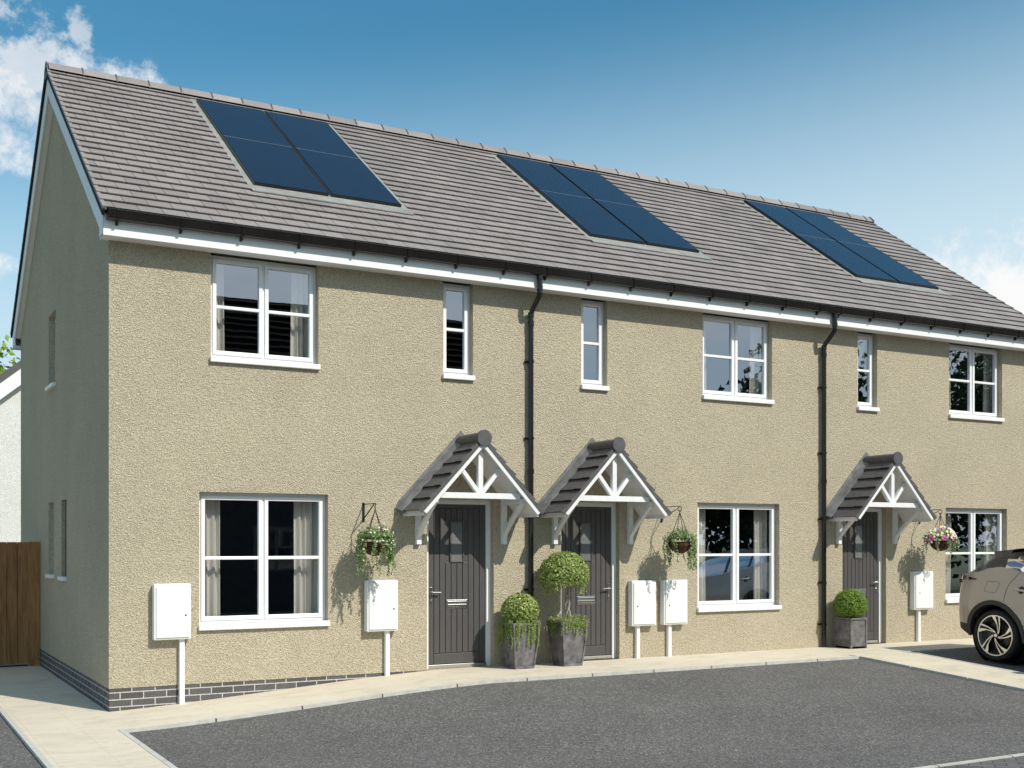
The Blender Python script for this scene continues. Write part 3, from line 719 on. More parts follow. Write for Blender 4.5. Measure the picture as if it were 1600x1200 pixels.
HOUSES = [
 dict(x0=0, x1=SPL[1], gw=(.98, 2.51), uw=(1.11, 2.39), nw=(4.03, 4.455), door=(3.81, 4.755), lh=True, can=4.28, dp=5.275, pan=1.89, label='left end house of the cream terrace, with the shaded gable wall and dark brick plinth'),
 dict(x0=SPL[1], x1=SPL[2], gw=(8.055, 9.59), uw=(8.15, 9.445), nw=(6.09, 6.51), door=(5.77, 6.71), lh=False, can=6.26, dp=10.43, pan=6.82, label='middle house of the cream terrace, between the two black downpipes'),
 dict(x0=SPL[2], x1=SPL[3], gw=(13.175, 14.69), uw=(13.26, 14.565), nw=(11.19, 11.615), door=(10.87, 11.81), lh=False, can=11.37, dp=None, pan=12.08, label='right end house of the cream terrace, partly behind the parked car'),
]
for hi, h in enumerate(HOUSES):
    x0, x1 = h['x0'], h['x1']; first = hi == 0; last = hi == 2
    house = thing('terraced_house', ((x0 + x1) / 2, RY, 0), h['label'], 'house', 'houses of the cream terrace')
    w = MB()
    zb = 0.0 if first else -.02
    holes = [(*h['gw'], .6, 2.165), (*h['uw'], 3.64, ZS + .03), (*h['nw'], 3.65, ZS + .03), (*h['door'], zb, 2.14)]
    wall_holes(w, lambda u, v, d: (u, d, v), x0, x1, zb, ZS + .03, holes, .2)
    top_ = ZS + .03
    w.face([(x0, DEP, zb), (x1, DEP, zb), (x1, DEP, top_), (x0, DEP, top_)])
    if hi: w.face([(x0, 0, zb), (x0, DEP, zb), (x0, DEP, top_), (x0, 0, top_)])
    top = ZS + .03
    def gable(X, sg, holes_g):
        wall_holes(w, lambda u, v, d: (X + sg * d, u, v), 0, DEP, zb, top, holes_g, .2)
        w.face([(X, 0, top), (X, DEP, top), (X, DEP, rz(0) - .09), (X, RY, rz(RY) - .09), (X, 0, rz(0) - .09)])
    if first: gable(0, 1, [(2.96, 3.40, 1.09, 2.16), (4.10, 4.605, 1.09, 2.16), (3.92, 4.605, 3.755, 4.82)])
    if last: gable(x1, -1, [])
    w.build('wall', 'cream_render', house)
    if first:
        for (a, b, c, d) in [(2.96, 3.40, 1.09, 2.16), (4.10, 4.605, 1.09, 2.16), (3.92, 4.605, 3.755, 4.82)]:
            f = MB(); X = .09; F = .05
            f.box((X, a, c + .05), (X + .07, a + F, d)); f.box((X, b - F, c + .05), (X + .07, b, d)); f.box((X, a + F, d - F), (X + .07, b - F, d)); f.box((X, a + F, c + .05), (X + .07, b - F, c + .05 + F))
            gw_ = f.build('window', 'upvc', house, bevel=.004)
            g = MB(); g.face([(X + .03, a + F, c + .1), (X + .03, b - F, c + .1), (X + .03, b - F, d - F), (X + .03, a + F, d - F)]); g.build('pane', 'window_glass', gw_)
            s = MB(); s.box((-.05, a - .01, c), (.09, b + .01, c + .05)); s.build('sill', 'sill_white', gw_, bevel=.005)
    # plinth
    pl = MB()
    if first:
        pl.box((.006, .006, -.45), (x1, .25, -.001)); pl.box((.006, .2502, -.45), (.25, DEP - .006, -.001))
    else: pl.box((x0 + .0005, .004, -.45), (x1 - (.006 if last else 0), .25, -.021))
    pl.build('plinth', 'plinth_brick', house)
    # rooms behind the windows
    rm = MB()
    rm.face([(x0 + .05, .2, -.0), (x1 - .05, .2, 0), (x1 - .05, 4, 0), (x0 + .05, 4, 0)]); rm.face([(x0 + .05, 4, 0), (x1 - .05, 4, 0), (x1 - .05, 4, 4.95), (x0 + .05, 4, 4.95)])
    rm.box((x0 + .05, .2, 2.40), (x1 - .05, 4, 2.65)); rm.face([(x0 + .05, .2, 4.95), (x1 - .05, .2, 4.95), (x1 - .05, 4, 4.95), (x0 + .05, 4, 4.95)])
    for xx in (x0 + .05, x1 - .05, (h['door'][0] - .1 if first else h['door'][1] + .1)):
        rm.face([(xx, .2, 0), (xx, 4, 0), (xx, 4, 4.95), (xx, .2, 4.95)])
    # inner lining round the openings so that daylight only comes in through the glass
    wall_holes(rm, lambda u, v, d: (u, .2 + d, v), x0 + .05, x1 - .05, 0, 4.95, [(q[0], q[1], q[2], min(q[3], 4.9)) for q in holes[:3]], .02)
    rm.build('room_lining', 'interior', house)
    # windows, door, canopy
    for (a, b), z0, z1, kd in ((h['gw'], .6, 2.165, 'double'), (h['uw'], 3.64, ZS - .004, 'double'), (h['nw'], 3.65, ZS - .004, 'single')):
        make_window(house, a, b, z0, z1, kd)
    make_door(house, *h['door'], h['lh'])
    make_canopy(house, h['can'])
    # roof
    vg0 = -.10 if first else x0; vg1 = x1 + .10 if last else x1
    px = h['pan']; cut = (px - .095, px + 2.055, 1.32, 5.1)
    rt = MB(); roof_tiles(rt, vg0, vg1, [cut]); roof_tiles(rt, vg0, vg1, None, True)
    roof = rt.build('roof', 'roof_tile', house)
    ud = MB()
    for bk in (False, True):
        ud.face([rp(vg0, -.0, -.012, bk), rp(vg1, -.0, -.012, bk), rp(vg1, RLEN, -.012, bk), rp(vg0, RLEN, -.012, bk)])
    ud.build('underlay', 'dark_joint', roof)
    # ridge caps
    rd = MB(); L = .45; k = 0; xx = vg0
    zr = rz(RY)
    while xx < vg1 - .02:
        xe = min(xx + L - .004, vg1)
        for (dx0, dx1, e) in ((xx, xe, 0), (xe - .008, xe + .010, .012)):
            hw_, top_ = .135 + e, zr + .085 + e
            poly = [(RY - hw_, zr - .035 - e), (RY - hw_ + .01, zr - .012), (RY - .045, top_ - .006), (RY, top_), (RY + .045, top_ - .006), (RY + hw_ - .01, zr - .012), (RY + hw_, zr - .035 - e), (RY, zr + .01)]
            rd.prism(poly, dx0, min(dx1, vg1 + .01), 'roof_tile' if e == 0 else 'canopy_tile', axis='x', tint=random.random())
        xx += L
    rd.build('ridge', None, roof)
    # solar panels
    tr_ = MB(); ca, cb, c0, c1 = cut; g_ = RLEN / 24
    c0 = 6 * g_ - .01; c1 = 23 * g_ + .01
    A = [rp(ca - .0, c0 - .05, .034), rp(cb + .0, c0 - .05, .034), rp(cb, c0 + .16, .016), rp(ca, c0 + .16, .016)]
    tr_.face(A); tr_.face([rp(ca, c0 - .05, .02), rp(cb, c0 - .05, .02), A[1], A[0]])
    tr_.face([rp(ca, c0 + .16, .016), rp(cb, c0 + .16, .016), rp(cb, c1, .012), rp(ca, c1, .012)])
    tr_.box((0, 0, 0), (.001, .001, .001), M=Matrix.Translation(Vector(rp(ca + .1, c0 + .3, 0)))) if False else None
    tr_.build('flashing_tray', 'flashing_metal', roof)
    for q in range(2):
        a = px - .01 + q * 1.005; b = a + .965; s0, s1 = 1.50, 4.94
        fr = MB()
        def slab(mb_, xa, xb, sa, sb, l0, l1):
            P_ = [rp(xa, sa, l0), rp(xb, sa, l0), rp(xb, sb, l0), rp(xa, sb, l0), rp(xa, sa, l1), rp(xb, sa, l1), rp(xb, sb, l1), rp(xa, sb, l1)]
            for f_ in ((0, 3, 2, 1), (4, 5, 6, 7), (0, 1, 5, 4), (1, 2, 6, 5), (2, 3, 7, 6), (3, 0, 4, 7)): mb_.face([P_[i] for i in f_])
        slab(fr, a, b, s0, s1, .018, .052)
        sp = fr.build('solar_panel', 'solar_frame', house)
        gl = MB(); slab(gl, a + .012, b - .012, s0 + .012, s1 - .012, .053, .055); gl.build('cell_glass', 'solar_glass', sp)
        bb = MB(); sm = (s0 + s1) / 2 + .05; slab(bb, a + .012, b - .012, sm - .009, sm + .009, .0555, .0565); bb.build('busbar', 'busbar', sp)
    # eaves
    e = MB(); fx0 = -.10 if first else x0; fx1 = x1 + .10 if last else x1
    e.box((fx0, -.240, ZS - .006), (fx1, -.222, 5.10)); fa = e.build('fascia', 'fascia_white', house, bevel=0)
    e = MB(); e.box((fx0, -.2219, ZS), (fx1, -.002, ZS + .012)); e.build('soffit', 'fascia_white', house); e = MB()
    e.box((fx0, DEP + .002, ZS), (fx1, DEP + .24, ZS + .012)); e.box((fx0, DEP + .24, ZS - .025), (fx1, DEP + .258, 5.10))
    e.build('rear_soffit', 'fascia_white', house)
    gt = MB()
    prof = [(-.242, 5.130), (-.242, 5.037), (-.262, 5.030), (-.318, 5.030), (-.330, 5.035), (-.343, 5.120), (-.352, 5.125), (-.352, 5.137), (-.336, 5.137), (-.334, 5.125), (-.322, 5.041), (-.262, 5.039), (-.250, 5.045), (-.250, 5.130)]
    ga, gb = (fx0 + .035 if first else x0), (fx1 - .01 if last else x1 - .004)
    gt.prism(prof, ga, gb, axis='x')
    if first: gt.prism([(-.242, 5.130), (-.242, 5.030), (-.330, 5.030), (-.352, 5.135)], ga - .006, ga, axis='x')
    gu = gt.build('gutter', 'gutter_black', house, bevel=.003)
    n = int((gb - ga - .2) / .675); st = ga + .085
    while st < gb:
        gbk = MB(); o_ = .006
        p_ = [(-.241, 5.135), (-.241, 4.975), (-.254, 4.975), (-.28, 5.017), (-.332, 5.021), (-.350, 5.115), (-.362, 5.123), (-.362, 5.145), (-.34, 5.145), (-.34, 5.137), (-.356, 5.135), (-.345, 5.123), (-.326, 5.028), (-.26, 5.028)]
        gbk.prism([(-.2405, 5.095), (-.2405, 4.985), (-.252, 4.985), (-.285, 5.020), (-.335, 5.023), (-.351, 5.119), (-.359, 5.123), (-.359, 5.143), (-.342, 5.143), (-.336, 5.045), (-.25, 5.029)], st, st + .028, axis='x')
        gbk.build('gutter_bracket', 'gutter_black', gu)
        st += .675
    if h['dp']: make_downpipe(house, h['dp'] if not last else 0)
    # verges
    def verge(X, sg):
        b = MB()
        # barge board: polygon in (y,z) following the slope, front and back
        t0, t1 = .055, .290
        def edge(y, d): return rz(y) - d * RSEC
        for bk in (False, True):
            f_ = (lambda y: DEP - y) if bk else (lambda y: y)
            poly = [(f_(-.24), edge(-.24, t0)), (f_(RY), edge(RY, t0)), (f_(RY), edge(RY, t1)), (f_(-.02), edge(-.02, t1)), (f_(-.055), ZS - .028), (f_(-.055), ZS - .025), (f_(-.24), ZS - .025)]
            xa, xb = sorted((X + sg * .10, X + sg * .082))
            poly = [(f_(-.2405), edge(-.24, t0)), (f_(RY), edge(RY, t0)), (f_(RY), edge(RY, t1)), (f_(.0), edge(.0, t1)), (f_(.0), ZS - .008), (f_(-.2405), ZS - .008)]
            b.prism(poly, xa, xb, axis='x')
        bb = b.build('bargeboard', 'fascia_white', house)
        s = MB()
        for bk in (False, True):
            f_ = (lambda y: DEP - y) if bk else (lambda y: y)
            P_ = lambda y, x: (x, f_(y), edge(y, t1 - .02))
            s.face([P_(-.02, X + sg * .082), P_(RY, X + sg * .082), P_(RY, X), P_(-.02, X)])
            xa, xb = sorted((X + sg * .082, X)); ya, yb = sorted((f_(-.24), f_(0))); s.face([(xa, ya, ZS - .005), (xb, ya, ZS - .005), (xb, yb, ZS - .005), (xa, yb, ZS - .005)])
        s.build('verge_soffit', 'fascia_white', bb)
        # dry verge: dark channel with a rounded tile nib per course
        v = MB(); n = 24; g = RLEN / n
        for bk in (False, True):
            for c in range(n):
                s0, s1 = c * g, (c + 1) * g
                for (xa, xb, l00, l01, l1, mm) in ((X + sg * .10, X + sg * .125, .012, -.005, -.068, 'verge_black'), (X + sg * .085, X + sg * .128, .036, .020, -.004, 'roof_tile')):
                    xa, xb = sorted((xa, xb))
                    P_ = [rp(xa, s0 - .012, l1, bk), rp(xb, s0 - .012, l1, bk), rp(xb, s1 - .02, l1, bk), rp(xa, s1 - .02, l1, bk), rp(xa, s0 - .012, l00, bk), rp(xb, s0 - .012, l00, bk), rp(xb, s1 - .0, l01, bk), rp(xa, s1 - .0, l01, bk)]
                    for f_ in ((0, 3, 2, 1), (4, 5, 6, 7), (0, 1, 5, 4), (1, 2, 6, 5), (2, 3, 7, 6), (3, 0, 4, 7)): v.face([P_[i] for i in f_], mm, .5)
        v.build('verge_cap', None, bb)
        if True:
            e_ = MB(); xa, xb = sorted((X + sg * .115, X + sg * .128)); zr_ = rz(RY)
            e_.prism([(RY - .15, zr_ - .13), (RY - .14, zr_ - .0), (RY - .045, zr_ + .09), (RY, zr_ + .095), (RY + .045, zr_ + .09), (RY + .14, zr_ - .0), (RY + .15, zr_ - .13)], xa, xb, axis='x')
            e_.build('ridge_end_cap', 'canopy_tile', bb)
    if first: verge(0, -1)
    if last: verge(x1, 1)
    nm = ('left end', 'middle', 'right end')[hi]
    o_ = .145 * (.37, .69, .98)[hi]     # curtains hang .15 behind the glass
    for (a, b), z0, z1, wl_, wr_, what in ((h['gw'], .66, 2.13, .20, .29, 'ground floor window'), (h['uw'], 3.7, 4.84, .11, .22, 'wide upstairs window')):
        make_curtain(a + .05 + o_, a + .06 + o_ + wl_, z0, z1, f'cream curtain at the left edge of the {nm} house\'s {what}', seed=hi * 7 + int(z0) + 1)
        make_curtain(b - .095 - wr_ + o_, b - .095 + o_, z0, z1, f'cream curtain at the right edge of the {nm} house\'s {what}', seed=hi * 7 + int(z0) + 2)
# roller blind in the narrow window of the right house
mb = MB(); mb.box((11.24, .22, 4.42), (11.57, .225, 4.84)); mb.box((11.24, .216, 4.41), (11.57, .23, 4.425)); bl = mb.build('roller_blind', 'curtain_cloth'); tag(bl, 'pale blind half lowered in the narrow upstairs window of the right house', 'blind')

# ------------------------------------------------------------------ meter boxes
def meter_box(x0, x1, z0, z1, duct, lock, label):
    t = thing('meter_box', ((x0 + x1) / 2, -.06, z0), label, 'meter box', 'white meter boxes on the front wall')
    b = MB(); b.box((x0, -.105, z0), (x1, -.002, z1)); b.build('case', 'meter_white', t, bevel=.014)
    d = MB(); d.box((x0 + .025, -.119, z0 + .025), (x1 - .02, -.1055, z1 - .03)); dd = d.build('door', 'meter_white', t, bevel=.005)
    l = MB(); l.lathe([(0, -.1215), (.010, -.1215), (.012, -.119)], (lock, 0, (z0 + z1) / 2 - .04), 14, axis='y', m='chrome'); l.lathe([(0, -.1225), (.005, -.1225), (.005, -.121)], (lock, 0, (z0 + z1) / 2 - .04), 10, axis='y', m='black_hole')
    l.build('lock', None, dd)
    if duct:
        c = MB(); c.box((duct - .030, -.062, gz(duct, 0) - .02), (duct + .030, -.002, z0 + .01)); c.build('cable_duct', 'meter_white', t, bevel=.012)
meter_box(.455, .865, .515, 1.135, .775, .80, 'white meter box left of the left house\'s ground floor window, by the corner')
meter_box(2.965, 3.375, .515, 1.135, 3.255, 3.31, 'white meter box below the leftmost hanging basket')
meter_box(6.845, 7.255, .445, 1.07, 6.985, 6.93, 'left one of the white meter box pair right of the middle door')
meter_box(7.385, 7.80, .445, 1.07, 7.525, 7.47, 'right one of the white meter box pair, next to the middle ground floor window')
meter_box(12.33, 12.77, .515, 1.13, 12.50, 12.44, 'white meter box below the flowering basket, nearest the car')

# ------------------------------------------------------------------ hanging baskets
def rndv(rng=random):
    while True:
        v = Vector((rng.uniform(-1, 1), rng.uniform(-1, 1), rng.uniform(-1, 1)))
        if .05 < v.length < 1: return v
def hanging(x, ztop, o, plain, rimz, R, label, blabel, lf, flowers=None, strands=14, drop=(.2, .42), seed=1, spread=1.0):
    random.seed(seed)
    br = MB(); y1 = -o
    br.box((x - .013, -.012, ztop - .21), (x + .013, -.001, ztop + .02)) 
    if plain:
        br.beam((x, -.008, ztop), (x, y1 - .02, ztop), .010, .010); br.beam((x, -.008, ztop - .18), (x, y1 + .03, ztop - .004), .010, .010)
        br.tube([(x, y1, ztop), (x, y1 - .004, ztop - .02), (x, y1 + .004, ztop - .045), (x, y1 + .0, ztop - .03)], .005, 6)
        zh = ztop - .045
    else:
        br.tube([(x, -.008, ztop), (x, y1, ztop + .004)] + [(x, y1 - .035 * sin(a), ztop - .031 + .035 * cos(a)) for a in [i * pi / 7 for i in range(0, 11)]], .0055, 6)
        br.tube([(x, -.008, ztop - .19), (x, -.06, ztop - .14), (x, y1 + .06, ztop - .03), (x, y1 + .01, ztop - .002)], .0055, 6)
        zh = ztop - .05
    b = tag(br.build('wall_bracket', 'iron'), blabel, 'bracket', 'black iron basket brackets')
    t = thing('hanging_basket', (x, y1, rimz - R), label, 'hanging basket', 'hanging baskets on the front wall')
    c = MB()
    c.tube([(x, y1, zh), (x, y1, zh - .03)], .006, 6)
    for k in range(4):
        a = k * pi / 2 + .5; q = Vector((x + R * cos(a), y1 + R * sin(a), rimz)); p = Vector((x, y1, zh - .03)); n = 26
        pts = [p.lerp(q, i / n) for i in range(n + 1)]
        c.tube(pts, [.003 if i % 2 else .006 for i in range(n + 1)], 5)
    c.build('chain', 'iron', t)
    w = MB()
    prof = [(R * cos(i / 8 * pi / 2) , -R * .95 * sin(i / 8 * pi / 2)) for i in range(9)]
    w.lathe(prof, (x, y1, rimz), 28, m='coir'); w.lathe([(R, -.0), (0, -.0)], (x, y1, rimz - .01), 28, m='soil')
    bw = w.build('basket_bowl', None, t, smooth=True)
    wr = MB()
    for zf in (0, .35, .65):
        rr = R * 1.02 * sqrt(max(0, 1 - zf * zf)); wr.tube([(x + rr * cos(a), y1 + rr * sin(a), rimz - zf * R * .95) for a in [i * 2 * pi / 24 for i in range(25)]], .005 if zf == 0 else .003, 5)
    for k in range(10):
        a = k * pi / 5; wr.tube([(x + R * 1.02 * cos(f) * cos(a), y1 + R * 1.02 * cos(f) * sin(a), rimz - R * .97 * sin(f)) for f in [i * pi / 14 for i in range(8)]], .003, 4)
    wr.build('wire_frame', 'iron', bw)
    f = MB()
    for i in range(1000):
        v = rndv(); v.normalize(); 
        if v.z < 0: v.z *= -.5
        if v.y < -.25 and v.z < .18: v.z += .22
        r = random.uniform(.65, 1.0) * (1 + .25 * noise.noise(Vector((v.x * 3, v.y * 3, seed))))
        p = Vector((x + v.x * R * 1.38 * r * spread, y1 + v.y * R * 1.25 * r, rimz + .01 + v.z * R * 1.05 * r + .02))
        if p.y > -.02: continue
        tnt = min(1, max(0, random.gauss(.42, .25)))
        f.leaf(p, v + rndv() * .8, random.uniform(.022, .042), lf, tnt, .6)
    for k in range(strands):
        a = random.choice((random.gauss(pi + .25, .45), random.gauss(-.25, .45), random.uniform(pi, 2 * pi) if random.random() < .3 else random.uniform(0, pi))); rr = R * random.uniform(1.0, 1.35) * spread; L = random.uniform(*drop)
        px_, py_ = x + rr * cos(a), y1 + min(rr * sin(a), o - .04); zz = rimz + .03; ddx = random.uniform(-.05, .05)
        n = int(L / .011); prev = None
        for i in range(n):
            u = i / n; p = Vector((px_ + ddx * u * u + .012 * sin(u * 9 + k), py_ + .012 * cos(u * 8 + k), zz - L * u))
            if i % 3 == 0:
                if prev is not None: f.tube([prev, p], .0014, 3, m=lf, cap=False, tint=.2)
                prev = p
            for _ in range(3 if u < .5 else 2):
                f.leaf(p + rndv() * .026 * (1.15 - u * .6), rndv(), random.uniform(.018, .036), lf, min(1, max(0, random.gauss(.5, .28))), .65)
    f.build('foliage', None, t)
    if flowers:
        g = MB()
        for (n, mt, sz, zb) in flowers:
            for i in range(n):
                v = rndv(); v.normalize(); v.y = -abs(v.y) if random.random() < .75 else v.y
                if v.z < zb: v.z = zb + random.uniform(0, .5)
                v.normalize(); p = Vector((x + v.x * R * 1.42 * spread, y1 + v.y * R * 1.25, rimz + .02 + v.z * R * (1.3 if v.z > 0 else .7)))
                p.y = min(p.y, -.02)
                nn = (v + Vector((0, -.5, .2))).normalized(); xx = nn.orthogonal().normalized(); yy = nn.cross(xx)
                for k in range(5):
                    a = k * 2 * pi / 5 + i; d1 = (xx * cos(a) + yy * sin(a)) * sz; d2 = (xx * cos(a + .62) + yy * sin(a + .62)) * sz * .85; d0 = (xx * cos(a - .62) + yy * sin(a - .62)) * sz * .85
                    g.face([p + nn * .004, p + d0, p + d1 + nn * .008, p + d2], mt)
        g.build('blossom', None, t)
hanging(2.96, 2.055, .37, True, 1.60, .170, 'hanging basket of trailing variegated ivy left of the left door canopy', 'straight black bracket on the wall left of the left door canopy', 'leaf_basket', [(26, 'petal_white', .012, -.3)], 26, (.22, .46), 3)
hanging(7.42, 2.085, .42, False, 1.60, .160, 'hanging basket of plain green ivy above the pair of meter boxes', 'scrolled black bracket beside the middle door canopy', 'leaf_basket', None, 24, (.22, .44), 5, 1.05)
hanging(12.56, 2.11, .42, False, 1.62, .165, 'hanging basket full of pink, white and yellow flowers near the car', 'scrolled black bracket beside the right door canopy', 'leaf_basket', [(20, 'petal_pink', .027, -.6), (34, 'petal_pale', .026, .1), (18, 'petal_yellow', .026, .2), (14, 'petal_white', .02, -.4)], 22, (.08, .26), 9, 1.25)

# ------------------------------------------------------------------ potted shrubs
def ball(mb, c, rx, ry, rz_, n, lf, size, cutz=None, seed=0):
    for i in range(n):
        v = rndv(); v.normalize(); bumpy = 1 + .055 * noise.noise(v * 5 + Vector((seed, 0, 0))) + .05 * noise.noise(v * 11 + Vector((seed, 3, 0)))
        r = (1 - abs(random.gauss(0, .07))) * bumpy
        if random.random() < .05: r *= 1.05
        q = Vector((v.x * rx, v.y * ry, v.z * rz_)) * r
        if cutz is not None and q.z < cutz: q.z = cutz - random.uniform(0, .03)
        tn = min(1, max(0, random.gauss(.45, .24)))
        mb.leaf(Vector(c) + q, v + rndv() * .9, random.uniform(.75, 1.25) * size, lf, tn, .55)
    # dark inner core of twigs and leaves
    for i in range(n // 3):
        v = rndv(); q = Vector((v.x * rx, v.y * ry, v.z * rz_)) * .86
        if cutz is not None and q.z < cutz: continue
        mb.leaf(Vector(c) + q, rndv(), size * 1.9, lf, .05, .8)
def trailing(mb, x0, x1, y0, y1, z, lf, n, drop, front_only=False):
    for k in range(n):
        s = random.random()
        if s < .55: p = Vector((random.uniform(x0, x1), y0 - .012, z))
        else: p = Vector((x0 - .012, random.uniform(y0, y1), z))
        L = random.uniform(*drop) * (1 if random.random() < .7 else .4); m = int(L / .009)
        for i in range(m):
            u = i / m
            for _ in range(3): mb.leaf(p + Vector((0, 0, .02 - L * u)) + rndv() * (.020 - .008 * u), rndv() + Vector((-.3, -.6, .2)), random.uniform(.012, .022), lf, min(1, max(0, random.gauss(.5, .22))), .7)
def vase_planter(x, y, ang, zg, h, wt, wb, label, tree, seed):
    random.seed(seed)
    t = thing('potted_shrub', (x, y, zg), label, 'potted plant', 'potted shrubs by the front doors')
    M = Matrix.Translation((x, y, zg)) @ Matrix.Rotation(ang, 4, 'Z')
    p = MB(); n = 10
    def hw(u): return (wb + (wt - wb) * (u ** .75)) / 2
    prof = [(hw(i / n), h * i / n) for i in range(n + 1)]
    # four slightly bellied sides with raised corner ribs and rim
    for k in range(4):
        R_ = M @ Matrix.Rotation(k * pi / 2, 4, 'Z')
        for i in range(n):
            (a, z0), (b, z1) = prof[i], prof[i + 1]; e = .012
            p.face([R_ @ Vector(q) for q in ((-a + .02, -a + e, z0), (a - .02, -a + e, z0), (b - .02, -b + e, z1), (-b + .02, -b + e, z1))])
            for sx_ in (-1, 1):
                q = [(sx_ * a, -a, z0), (sx_ * (a - .024), -a, z0), (sx_ * (b - .024), -b, z1), (sx_ * b, -b, z1)]
                p.face([R_ @ Vector(v) for v in q]); q = [(sx_ * (a - .024), -a, z0), (sx_ * (a - .024), -a + e, z0), (sx_ * (b - .024), -b + e, z1), (sx_ * (b - .024), -b, z1)]
                p.face([R_ @ Vector(v) for v in q])
        a = hw(1); p.box((-a + .003, -a, h - .035), (a - .003, -a + .02, h + .0), M=R_); a = hw(0.02); p.box((-a + .003, -a - .002, 0), (a - .003, -a + .018, .035), M=R_)
    p.build('planter', 'planter_lead', t, merge=True)
    a = hw(1) - .012; s = MB(); s.face([M @ Vector(v) for v in ((-a, -a, h - .03), (a, -a, h - .03), (a, a, h - .03), (-a, a, h - .03))]); s.build('soil', 'soil', t)
    f = MB()
    H = zg + h
    if tree:
        for i in range(900):
            q = M @ Vector((random.uniform(-1.1, 1.1) * a, random.uniform(-1.1, 1.1) * a, h + random.uniform(-.02, .07)))
            f.leaf(q, rndv() + Vector((0, 0, .6)), random.uniform(.014, .026), 'leaf_trail', min(1, max(0, random.gauss(.5, .25))), .6)
        trailing(f, x - a, x + a, y - a, y + a, H, 'leaf_trail', 34, (.08, .26))
        f.build('trailing_foliage', None, t)
        tk = MB(); top = Vector((x - .01, y, H + .56))
        for ph in (0, 2.1, 4.2):
            pts = [Vector((x + .020 * cos(ph + i * .55), y + .020 * sin(ph + i * .55), H - .04)).lerp(top + Vector((.020 * cos(ph + i * .55), .02 * sin(ph + i * .55), 0)), i / 12) + Vector((.016 * cos(ph + i * .8), .016 * sin(ph + i * .8), 0)) for i in range(13)]
            tk.tube(pts, .011, 7)
        tk.build('trunk', 'trunk', t, smooth=True)
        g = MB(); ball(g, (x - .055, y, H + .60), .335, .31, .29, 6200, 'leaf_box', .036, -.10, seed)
        # skirts hanging lower at the sides
        for k in range(800):
            aa = random.uniform(0, 2 * pi); rr = random.uniform(.20, .31); q = Vector((x - .055 + rr * cos(aa), y + rr * sin(aa) * .93, H + .50 - random.uniform(0, .14) * (abs(cos(aa)) ** 2 + .25)))
            g.leaf(q, rndv(), random.uniform(.02, .034), 'leaf_box', min(1, max(0, random.gauss(.4, .25))), .55)
        g.build('crown', None, t)
    else:
        trailing(f, x - a, x + a, y - a, y + a, H, 'leaf_trail', 46, (.10, .36)); f.build('trailing_foliage', None, t)
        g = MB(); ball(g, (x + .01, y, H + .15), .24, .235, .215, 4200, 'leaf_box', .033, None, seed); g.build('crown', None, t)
vase_planter(4.945, -.335, 0, gz(4.9, -.3), .585, .40, .27, 'tapered grey planter with round clipped bush, beside the left front door', False, 11)
vase_planter(5.66, -.345, 0, gz(5.6, -.3), .585, .40, .27, 'tapered grey planter holding a topiary tree with twisted stem, before the middle door', True, 12)
def box_planter():
    random.seed(21)
    x, y, h, w = 10.74, -.30, .455, .335; zg = 0
    t = thing('potted_shrub', (x, y, zg), 'square box planter with a tight round green bush, left of the right front door', 'potted plant', 'potted shrubs by the front doors')
    p = MB(); a = w / 2
    p.box((x - a + .012, y - a + .012, .0), (x + a - .012, y + a - .012, h - .03))
    for sx_ in (-1, 1):
        for sy in (-1, 1):
            cx_, cy_ = x + sx_ * (a - .013), y + sy * (a - .013); p.box((cx_ - .014, cy_ - .014, 0), (cx_ + .014, cy_ + .014, h - .022))
    for z0, z1 in ((h - .022, h + .004),):
        p.box((x - a - .004, y - a - .004, z0), (x + a + .004, y - a + .02, z1)); p.box((x - a - .004, y + a - .02, z0), (x + a + .004, y + a + .004, z1))
        p.box((x - a - .004, y - a + .02, z0), (x - a + .02, y + a - .02, z1)); p.box((x + a - .02, y - a + .02, z0), (x + a + .004, y + a - .02, z1))
    for sg in (0, 1):
        p.box((x - a + .028, y - a - .0, .0), (x + a - .028, y - a + .011, .028))
        p.box((x - a, y - a + .028, 0), (x - a + .011, y + a - .028, .028))
    p.build('planter', 'planter_lead', t, bevel=.002)
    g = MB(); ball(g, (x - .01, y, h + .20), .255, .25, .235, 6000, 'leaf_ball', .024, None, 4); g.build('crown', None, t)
mat_leaf('leaf_ball', (.08, .15, .015), (.22, .36, .05), (.42, .55, .12))
box_planter()

# ------------------------------------------------------------------ timber gate at the back of the side path
t = thing('timber_gate', (-.8, 5.5, gz(-1, 5)), 'brown close-boarded timber side gate in the shade of the gable wall', 'gate')
g = MB(); xs = [-2.2 + .0 + i * .145 for i in range(14)]
for i, xx in enumerate(xs):
    g.box((xx + .003, 5.50 + (i % 2) * .006, -.215), (xx + .142, 5.53, 1.60), None, random.random())
g.build('boards', 'gate_timber', t, bevel=.003)
g = MB(); g.box((-.165, 5.46, -.28), (-.015, 5.56, 1.605), None, .35); g.build('gate_post', 'gate_timber', t, bevel=.004)
g = MB(); g.box((-2.2, 5.531, -.2), (-.17, 5.534, 1.58)); g.box((-2.2, 5.535, 0.0), (-.17, 5.57, .10)); g.box((-2.2, 5.535, 1.3), (-.17, 5.57, 1.4)); g.build('rails_and_backing', 'gate_timber', t)  # rails plus a thin backing sheet added to block light between the boards
g = MB(); g.box((-2.2, 5.505, -.30), (-.17, 5.54, -.225)); g.build('gate_gap_shade', 'dark_joint', t)  # dark strip standing in for the shaded gap under the gate

